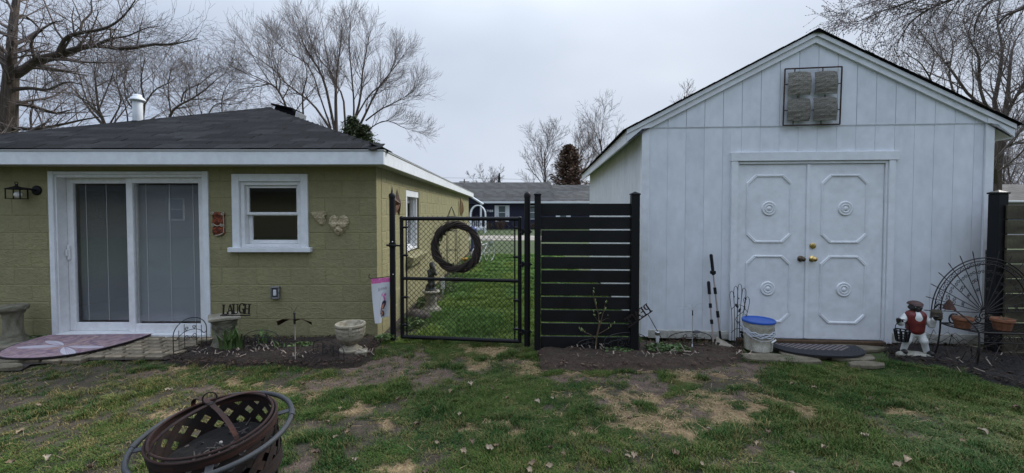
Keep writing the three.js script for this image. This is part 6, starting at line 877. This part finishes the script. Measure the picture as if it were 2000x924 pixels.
{ // budding boughs of a tree that stands just outside, to the right
  const d = 9, z = (x, y) => [1560 + x / 2.718, y / 2.718], t = new Tree(505, { max: 4, kids: [5, 8, 5, 3], from: [.3, .12, .1, .1], ang: [.35, 1.0], len: [1.2, .75, .42, .22], wander: .4, up: -.06, min: .0022, trunk: 1, bud: .03 }), base = V(13.4, 0, -d);
  t.limb([V(13.4, -.1, -d), V(13.3, 2.5, -d), V(13.2, 5, -d), V(13.0, 7.2, -d + .3)], 0.182, 0.090, 0, 0);
  const L = (l, r0, r1, k, dz = .05) => t.limb([V(13.1, 6.2, -d), ...seg(d, l.map(q => z(...q)), dz)], r0, r1, 1, k);
  L([[1150, -180], [960, -60], [800, 0], [700, 45], [640, 80], [570, 150], [550, 220]], 0.042, 0.007, 26); L([[1150, -200], [900, -90], [700, -40], [560, 20], [440, 60], [330, 110], [240, 120]], 0.035, 0.006, 28, -.04); L([[1250, -60], [1196, 40], [1090, 90], [1050, 150]], 0.042, 0.011, 12); L([[1200, -220], [1000, -160], [760, -120], [560, -60], [400, 10], [300, 40]], 0.035, 0.006, 24, .06); L([[1200, -40], [1080, -20], [1000, 20], [940, 120], [930, 220]], 0.035, 0.007, 16);
  grown(t).plant('budding_tree', 'budding tree whose thin drooping boughs hang over the shed roof', base, barkM(.115, .094, .078), std(.125, .100, .090, .95), 'bare trees behind the shed');
}
bareTree('pale bare tree behind the far house roof beside brown conifer', 1062, 262, 56, 601, { w: .34, n: 12, grp: 'far trees', low: .2 });
bareTree('thin bare tree between brown conifer and shed eave', 1128, 262, 60, 602, { w: .3, grp: 'far trees' });
bareTree('curly bare tree showing above the left shed eave', 1186, 232, 42, 603, { w: .34, wander: .5, grp: 'far trees' });
bareTree('bare tree top peeping over the shed roof slope', 1349, 132, 34, 604, { w: .075, k: 2, n: 6, low: .6, grp: 'bare trees behind the shed' });
bareTree('faint low bare tree beside the small far spruce', 950, 346, 90, 605, { w: .5, grp: 'far trees' });
for (const [px, py, d, s, lab] of [[1985, 270, 34, 611, 'bare tree standing behind the neighbour garage roof'], [2060, 240, 30, 612, 'bare tree beyond the olive board fence'], [1962, 300, 50, 613, 'slim far bare tree between shed and garage'], [2010, 300, 60, 614, 'far bare tree over the garage ridge'], [80, 170, 38, 615, 'bare tree far behind the old tree trunk'], [400, 165, 48, 617, 'bare tree in the far row left of the spreading tree']]) bareTree(lab, px, py, d, s, { w: .36, n: 11, grp: px > 1000 ? 'bare trees behind the shed' : 'bare trees behind the house', low: .2 });
// a dark bird in the tree
{ const p = at(1848, 123, 16.5); one('bird', blob([[[-.1, 0, 0], [.08, .02, 0], .05, .075], [[.12, .06, 0], [.13, .065, 0], .045, .04], [[.17, .06, 0], [.2, .055, 0], .012, .004], [[-.12, -.01, 0], [-.24, -.05, 0], .03, .016], [[.0, -.05, .02], [.0, -.11, .02], .01, .008], [[.03, -.05, -.02], [.03, -.11, -.02], .01, .008]], .012, .02), std(.012, .012, .013, .5), 'small dark bird perched in the tree above shed roof', 'bird', p, .3); }
function conifer(name, label, px, pyTop, d, wpx, seed, col, brown) {
  const top = at(px, pyTop, d), H = top.y, Rm = wpx / 2 * d / FPX, r = rng(seed), base = V(top.x, 0, -d), t = thing(name, label, 'tree', base, 0, 'conifers'), pos = [], nor = [], tb = new TB(); tb.add([V(0, -.1, 0), V(0, H * .5, 0), V(0, H * .97, 0)], [H * .022, H * .014, .02], 7);
  const N = 320; for (let i = 0; i < N; i++) { const f = Math.pow(i / N, .8), y = H * (.06 + .93 * f), a = i * 2.4 + r(), L = Rm * Math.pow(1 - f, brown ? .55 : .9) * (.65 + .5 * r()) + .08; const dr = brown ? .55 : -.12 - .2 * r(); tb.add([V(0, y, 0), V(Math.cos(a) * L * .9, y + L * dr * .9, Math.sin(a) * L * .9)], [.02 + L * .012, .008], 3);
    const n = Math.round(16 + L * 12); for (let k = 0; k < n; k++) { const q = .25 + .8 * r(), s = (.10 + .12 * r()) * Math.max(.6, Rm / 2), cx = Math.cos(a) * L * q + (r() - .5) * .35 * L * .6, cz = Math.sin(a) * L * q + (r() - .5) * .35 * L * .6, cy = y + L * dr * q + (r() - .5) * .25; const b = r() * 6.3, e = r() * 2 - 1; const u = V(Math.cos(b), e * .6, Math.sin(b)).multiplyScalar(s), v = V(-Math.sin(b) * .4, .7 * (r() - .3), Math.cos(b) * .4).multiplyScalar(s); const m = u.clone().cross(v).normalize(); pos.push(cx - u.x, cy - u.y, cz - u.z, cx + u.x, cy + u.y, cz + u.z, cx + v.x, cy + v.y, cz + v.z); for (let w = 0; w < 3; w++) nor.push(m.x, m.y, m.z); } }
  const g = new THREE.BufferGeometry(); g.setAttribute('position', new THREE.Float32BufferAttribute(pos, 3)); g.setAttribute('normal', new THREE.Float32BufferAttribute(nor, 3)); part('trunk', tb.geo(), std(.06, .045, .035, .95), t); part('crown', clean(g), std(...col, .9), t);
}
conifer('brown_conifer', 'broad brown tinged conifer behind the far grey roof', 1112, 284, 50, 96, 701, [.14, .085, .055], true);
conifer('small_spruce', 'tiny dark far spruce above the navy house ridge', 975, 337, 75, 20, 702, [.022, .035, .022]);
conifer('green_conifer', 'dark green conifer top behind the hip roof edge', 689, 230, 24, 112, 703, [.05, .068, .024], true); conifer('green_conifer', 'lower dark green conifer top right of its taller twin', 712, 246, 24.5, 100, 704, [.05, .068, .024], true);
console.log('trees ready', tri);
// ---------- far houses ----------
{
  const h = thing('navy_house', 'long navy blue house with grey roof and white trim across road', 'house'), navy = std(.020, .021, .048, .8, { map: rep(T_mott, .3) }), D = 37.5, x0 = -9, x1 = 16, white = std(.68, .70, .72, .6), rf = std(.085, .087, .095, .95, { map: rep(T_stain, .5), bumpMap: rep(T_speck, 1.5), bumpScale: .02 }), rf2 = std(.105, .107, .113, .95, { map: rep(T_stain, .5), bumpMap: rep(T_speck, 1.5), bumpScale: .02 });
  const W = part('wall', cbox(x0, x1, 0, 2.55, -D - 8, -D, .01), navy, h); for (let y = .2; y < 2.3; y += .19) part('clapboard', cbox(x0 - .01, x1 + .01, y, y + .182, -D + .001, -D + .016, .004), navy, W);
  const roofP = (a, b, ym, e, mat, yr) => part('roof', polyGeo([[[a, e, -D + .5], [b, e, -D + .5], [b, yr, -D - 4], [a, yr, -D - 4]], [[a, e, -D - 8.5], [b, e, -D - 8.5], [b, yr, -D - 4], [a, yr, -D - 4]], [[a, e - .08, -D + .5], [b, e - .08, -D + .5], [b, e - .08, -D - 8.5], [a, e - .08, -D - 8.5]], [[a, e, -D + .5], [a, yr, -D - 4], [a, e, -D - 8.5]], [[b, e, -D + .5], [b, yr, -D - 4], [b, e, -D - 8.5]], [[a, e - .08, -D + .5], [b, e - .08, -D + .5], [b, e, -D + .5], [a, e, -D + .5]]], [(a + b) / 2, e + .5, -D - 4]), mat, h);
  roofP(x0 - .3, 3.7, 0, 2.36, rf, 4.28); roofP(3.72, x1 + .3, 0, 2.34, rf2, 4.02);
  part('gutter', [cbox(x0, x1, 2.22, 2.34, -D + .5, -D + .58, .02)], white, h); part('soffit', [cbox(x0, x1, 2.19, 2.22, -D + .02, -D + .55, .005)], white, h); part('downspout', [cbox(x1 * .31, x1 * .31 + .08, .1, 2.3, -D + .03, -D + .1, .01)], white, h);
  for (const [px, sh] of [[980.5, 1], [1039, 0], [1100, 1]]) { const cx = (px - 1000) * D / FPX, w = group('window', h); part('frame', [cbox(cx - .31, cx - .27, .83, 2.02, -D + .018, -D + .06, .004), cbox(cx + .27, cx + .31, .83, 2.02, -D + .018, -D + .06, .004), cbox(cx - .27, cx + .27, 1.97, 2.02, -D + .018, -D + .06, .004), cbox(cx - .27, cx + .27, .83, .88, -D + .018, -D + .06, .004), cbox(cx - .27, cx + .27, 1.40, 1.45, -D + .018, -D + .055, .004)], white, w); part('pane', cbox(cx - .27, cx + .27, .88, 1.97, -D + .018, -D + .03, .002), std(.09, .12, .125, .12), w); if (sh) { for (const s of [-1, 1]) part('shutter', [cbox(cx + s * .48 - .16, cx + s * .48 + .16, .83, 2.03, -D + .018, -D + .05, .008), ...Array.from({ length: 8 }, (_, i) => cbox(cx + s * .48 - .13, cx + s * .48 + .13, .88 + i * .14, .98 + i * .14, -D + .051, -D + .058, .003))], white, w); part('window_box', [cbox(cx - .6, cx + .6, .62, .74, -D + .02, -D + .2, .01)], white, w); } }
  const num = new TextGeometry('7104', { font: await new FontLoader().loadAsync('fonts/droid/droid_sans_bold.typeface.json'), size: .2, depth: .02, curveSegments: 3 }); num.translate(-2.22, 1.46, -D + .03); part('house_number', num, std(.75, .76, .78, .6), h);
  // porch with gable
  part('porch_roof', [polyGeo([[[-7, 2.15, -D + 2.6], [-2.45, 2.15, -D + 2.6], [-4.7, 3.5, -D + 2.6]], [[-2.3, 2.1, -D + 2.75], [-4.7, 3.6, -D + 2.75], [-4.7, 3.6, -D - 1], [-2.3, 2.1, -D - 1]], [[-7.1, 2.1, -D + 2.75], [-4.7, 3.6, -D + 2.75], [-4.7, 3.6, -D - 1], [-7.1, 2.1, -D - 1]]])], rf, h); part('porch_rake', [rod(V(-2.3, 2.08, -D + 2.8), V(-4.7, 3.58, -D + 2.8), .09, .09, 4), rod(V(-7.1, 2.08, -D + 2.8), V(-4.7, 3.58, -D + 2.8), .09, .09, 4)], white, h); part('porch_gable', [polyGeo([[[-6.9, 2.15, -D + 2.62], [-2.5, 2.15, -D + 2.62], [-4.7, 3.48, -D + 2.62]]])], navy, h);
  for (const x of [-2.5, -4.7, -6.9]) part('porch_post', cbox(x - .07, x + .07, 0, 2.15, -D + 2.45, -D + 2.6, .01), white, h); part('porch_rail', [cbox(-6.9, -2.5, .82, .9, -D + 2.48, -D + 2.56, .005)], white, h); for (let x = -6.8; x < -2.55; x += .16) part('baluster', cbox(x - .025, x + .025, .15, .82, -D + 2.5, -D + 2.54, .003), white, h); part('porch_deck', cbox(-6.95, -2.4, 0, .15, -D + .03, -D + 2.65, .01), white, h); part('porch_door', cbox(-4.3, -3.4, .15, 2.1, -D + .02, -D + .06, .01), std(.03, .03, .04, .5), h);
  rebase(h, 3.5, 0, -D - 4);
  const r = rng(41), sh = (lab, x, d, R, H, col) => { const t = thing('foundation_shrub', lab, 'shrub', [x, 0, -d], 0, 'shrubs along the navy house'), tb = new TB(); for (let i = 0; i < 130; i++) { const a = r() * 6.3, q = r() * R; tb.add([V(q * .3 * Math.cos(a), 0, q * .3 * Math.sin(a)), V(q * .7 * Math.cos(a + .3), H * .6 * r() + .1, q * .7 * Math.sin(a)), V(q * Math.cos(a), H * (.4 + .6 * r()), q * Math.sin(a))], [.022, .018, .012], 3); } part('twigs', tb.geo(), std(...col, .95), t); };
  sh('reddish bare shrub under the first shuttered window of navy house', -.95, 36.6, .6, .95, [.12, .07, .055]); sh('low brown bare shrub beside the navy house porch', -2.0, 36.7, .4, .6, [.13, .1, .075]); sh('brown bare shrub under the middle window of navy house', 1.9, 36.7, .4, .6, [.11, .075, .05]);
  // white garden arch
  const A = thing('garden_arch', 'white hooped garden arch standing on the lawn before navy house', 'arch', [-2.5, 0, -32]); for (const z of [-.35, .35]) part('hoop', tube([V(-.55, 0, z), V(-.55, 1.1, z), ...arcPts(0, 1.25, .55, .7, Math.PI, 0, 10, z), V(.55, 1.1, z), V(.55, 0, z)], .045, false, 50), white, A); for (const [x, y] of [[-.55, .5], [.55, .5], [-.5, 1.5], [.5, 1.5], [0, 1.95], [-.55, 1], [.55, 1]]) part('rung', rod(V(x, y, -.35), V(x, y, .35), .03), white, A);
  const bn = thing('white_bench', 'low white garden bench beside the white arch', 'bench', [-2.3, 0, -30]); part('seat', cbox(-.5, .5, .38, .44, -.2, .2, .01), white, bn); for (const [x, z] of [[-.42, -.16], [.42, -.16], [-.42, .16], [.42, .16]]) part('leg', cbox(x - .035, x + .035, -.02, .38, z - .035, z + .035, .006), white, bn);
}
{ // grey garage at the far right
  const h = thing('grey_garage', 'low grey roofed garage beyond the olive fence', 'house'), w = std(.34, .34, .32, .8), rf = std(.13, .12, .115, .95, { map: rep(T_stain, .5) }), D = 25, x0 = 25.5, x1 = 42; part('wall', cbox(x0, x1, 0, 2.2, -D - 6, -D, .01), w, h); part('roof', polyGeo([[[x0 - .4, 2.12, -D + .5], [x1, 2.12, -D + .5], [x1, 3.25, -D - 3], [x0 - .4, 3.25, -D - 3]], [[x0 - .4, 2.12, -D - 6.5], [x1, 2.12, -D - 6.5], [x1, 3.25, -D - 3], [x0 - .4, 3.25, -D - 3]], [[x0 - .4, 2.12, -D + .5], [x0 - .4, 3.25, -D - 3], [x0 - .4, 2.12, -D - 6.5]], [[x0 - .4, 2.08, -D + .5], [x1, 2.08, -D + .5], [x1, 2.08, -D - 6.5], [x0 - .4, 2.08, -D - 6.5]]], [33, 2.5, -D - 3]), rf, h); part('gutter', cbox(x0 - .4, x1, 2.02, 2.12, -D + .5, -D + .58, .02), std(.6, .6, .58, .6), h); part('window', [cbox(28.4, 30, .9, 1.8, -D, -D + .05, .02)], std(.06, .07, .08, .1), h); part('window_frame', [cbox(28.3, 30.1, 1.8, 1.9, -D, -D + .08, .02), cbox(28.3, 30.1, .8, .9, -D, -D + .08, .02), cbox(28.3, 28.4, .9, 1.8, -D, -D + .08, .02)], std(.6, .6, .58, .6), h); rebase(h, 33, 0, -D - 3);
}
{ // the home behind the photographer, mirrored in the sliding door
  const h = thing('main_house', 'long low olive house whose white framed windows the sliding door mirrors', 'house'), Z = 15, x0 = -30, x1 = 14, w = std(.15, .14, .085, .85, { map: rep(T_mott, .6) }); part('wall', cbox(x0, x1, 0, 2.7, Z, Z + 8, .01), w, h);
  part('roof', polyGeo([[[x0 - .4, 2.6, Z - .5], [x1 + .4, 2.6, Z - .5], [x1 + .4, 4.5, Z + 4], [x0 - .4, 4.5, Z + 4]], [[x0 - .4, 2.6, Z + 8.5], [x1 + .4, 2.6, Z + 8.5], [x1 + .4, 4.5, Z + 4], [x0 - .4, 4.5, Z + 4]], [[x0 - .4, 2.55, Z - .5], [x1 + .4, 2.55, Z - .5], [x1 + .4, 2.55, Z + 8.5], [x0 - .4, 2.55, Z + 8.5]], [[x0 - .4, 2.6, Z - .5], [x0 - .4, 4.5, Z + 4], [x0 - .4, 2.6, Z + 8.5]], [[x1 + .4, 2.6, Z - .5], [x1 + .4, 4.5, Z + 4], [x1 + .4, 2.6, Z + 8.5]]], [-5, 3, Z + 4]), M.shingle[1], h);
  for (const x of [-19.5, -11, -2, 6]) { part('window', cbox(x - .38, x + .38, 1.05, 2.2, Z - .03, Z - .005, .005), std(.05, .06, .07, .08), h); part('window_frame', [cbox(x - .46, x - .38, .97, 2.28, Z - .06, Z - .002, .005), cbox(x + .38, x + .46, .97, 2.28, Z - .06, Z - .002, .005), cbox(x - .38, x + .38, 2.2, 2.28, Z - .06, Z - .002, .005), cbox(x - .38, x + .38, .97, 1.05, Z - .06, Z - .002, .005), cbox(x - .38, x + .38, 1.6, 1.66, Z - .06, Z - .002, .005)], M.vinyl, h); }
  rebase(h, -5, 0, Z + 4);
}
{ // wires between poles beyond the navy house
  const t = thing('utility_pole', 'distant utility pole with cross arm behind the navy house', 'utility pole', [-9.4, 0, -86]); part('pole', rod(V(0, 0, 0), V(0, 7.9, 0), .16, .12), std(.12, .10, .08, .9), t); part('cross_arm', cbox(-1, 1, 7.3, 7.45, -.06, .06, .01), std(.12, .10, .08, .9), t);
  for (const [y, lab] of [[8.2, 'upper overhead wire crossing behind the navy house'], [7.3, 'lower overhead wire crossing behind the navy house']]) one('overhead_wire', [tube([V(-60, y + .4, -86), V(-9.4, y - .1, -86), V(20, y - .7, -86), V(60, y + .1, -86)], .022, false, 30, 4)], std(.05, .05, .055, .7), lab, 'wire');
}
renderer.render(scene, camera);
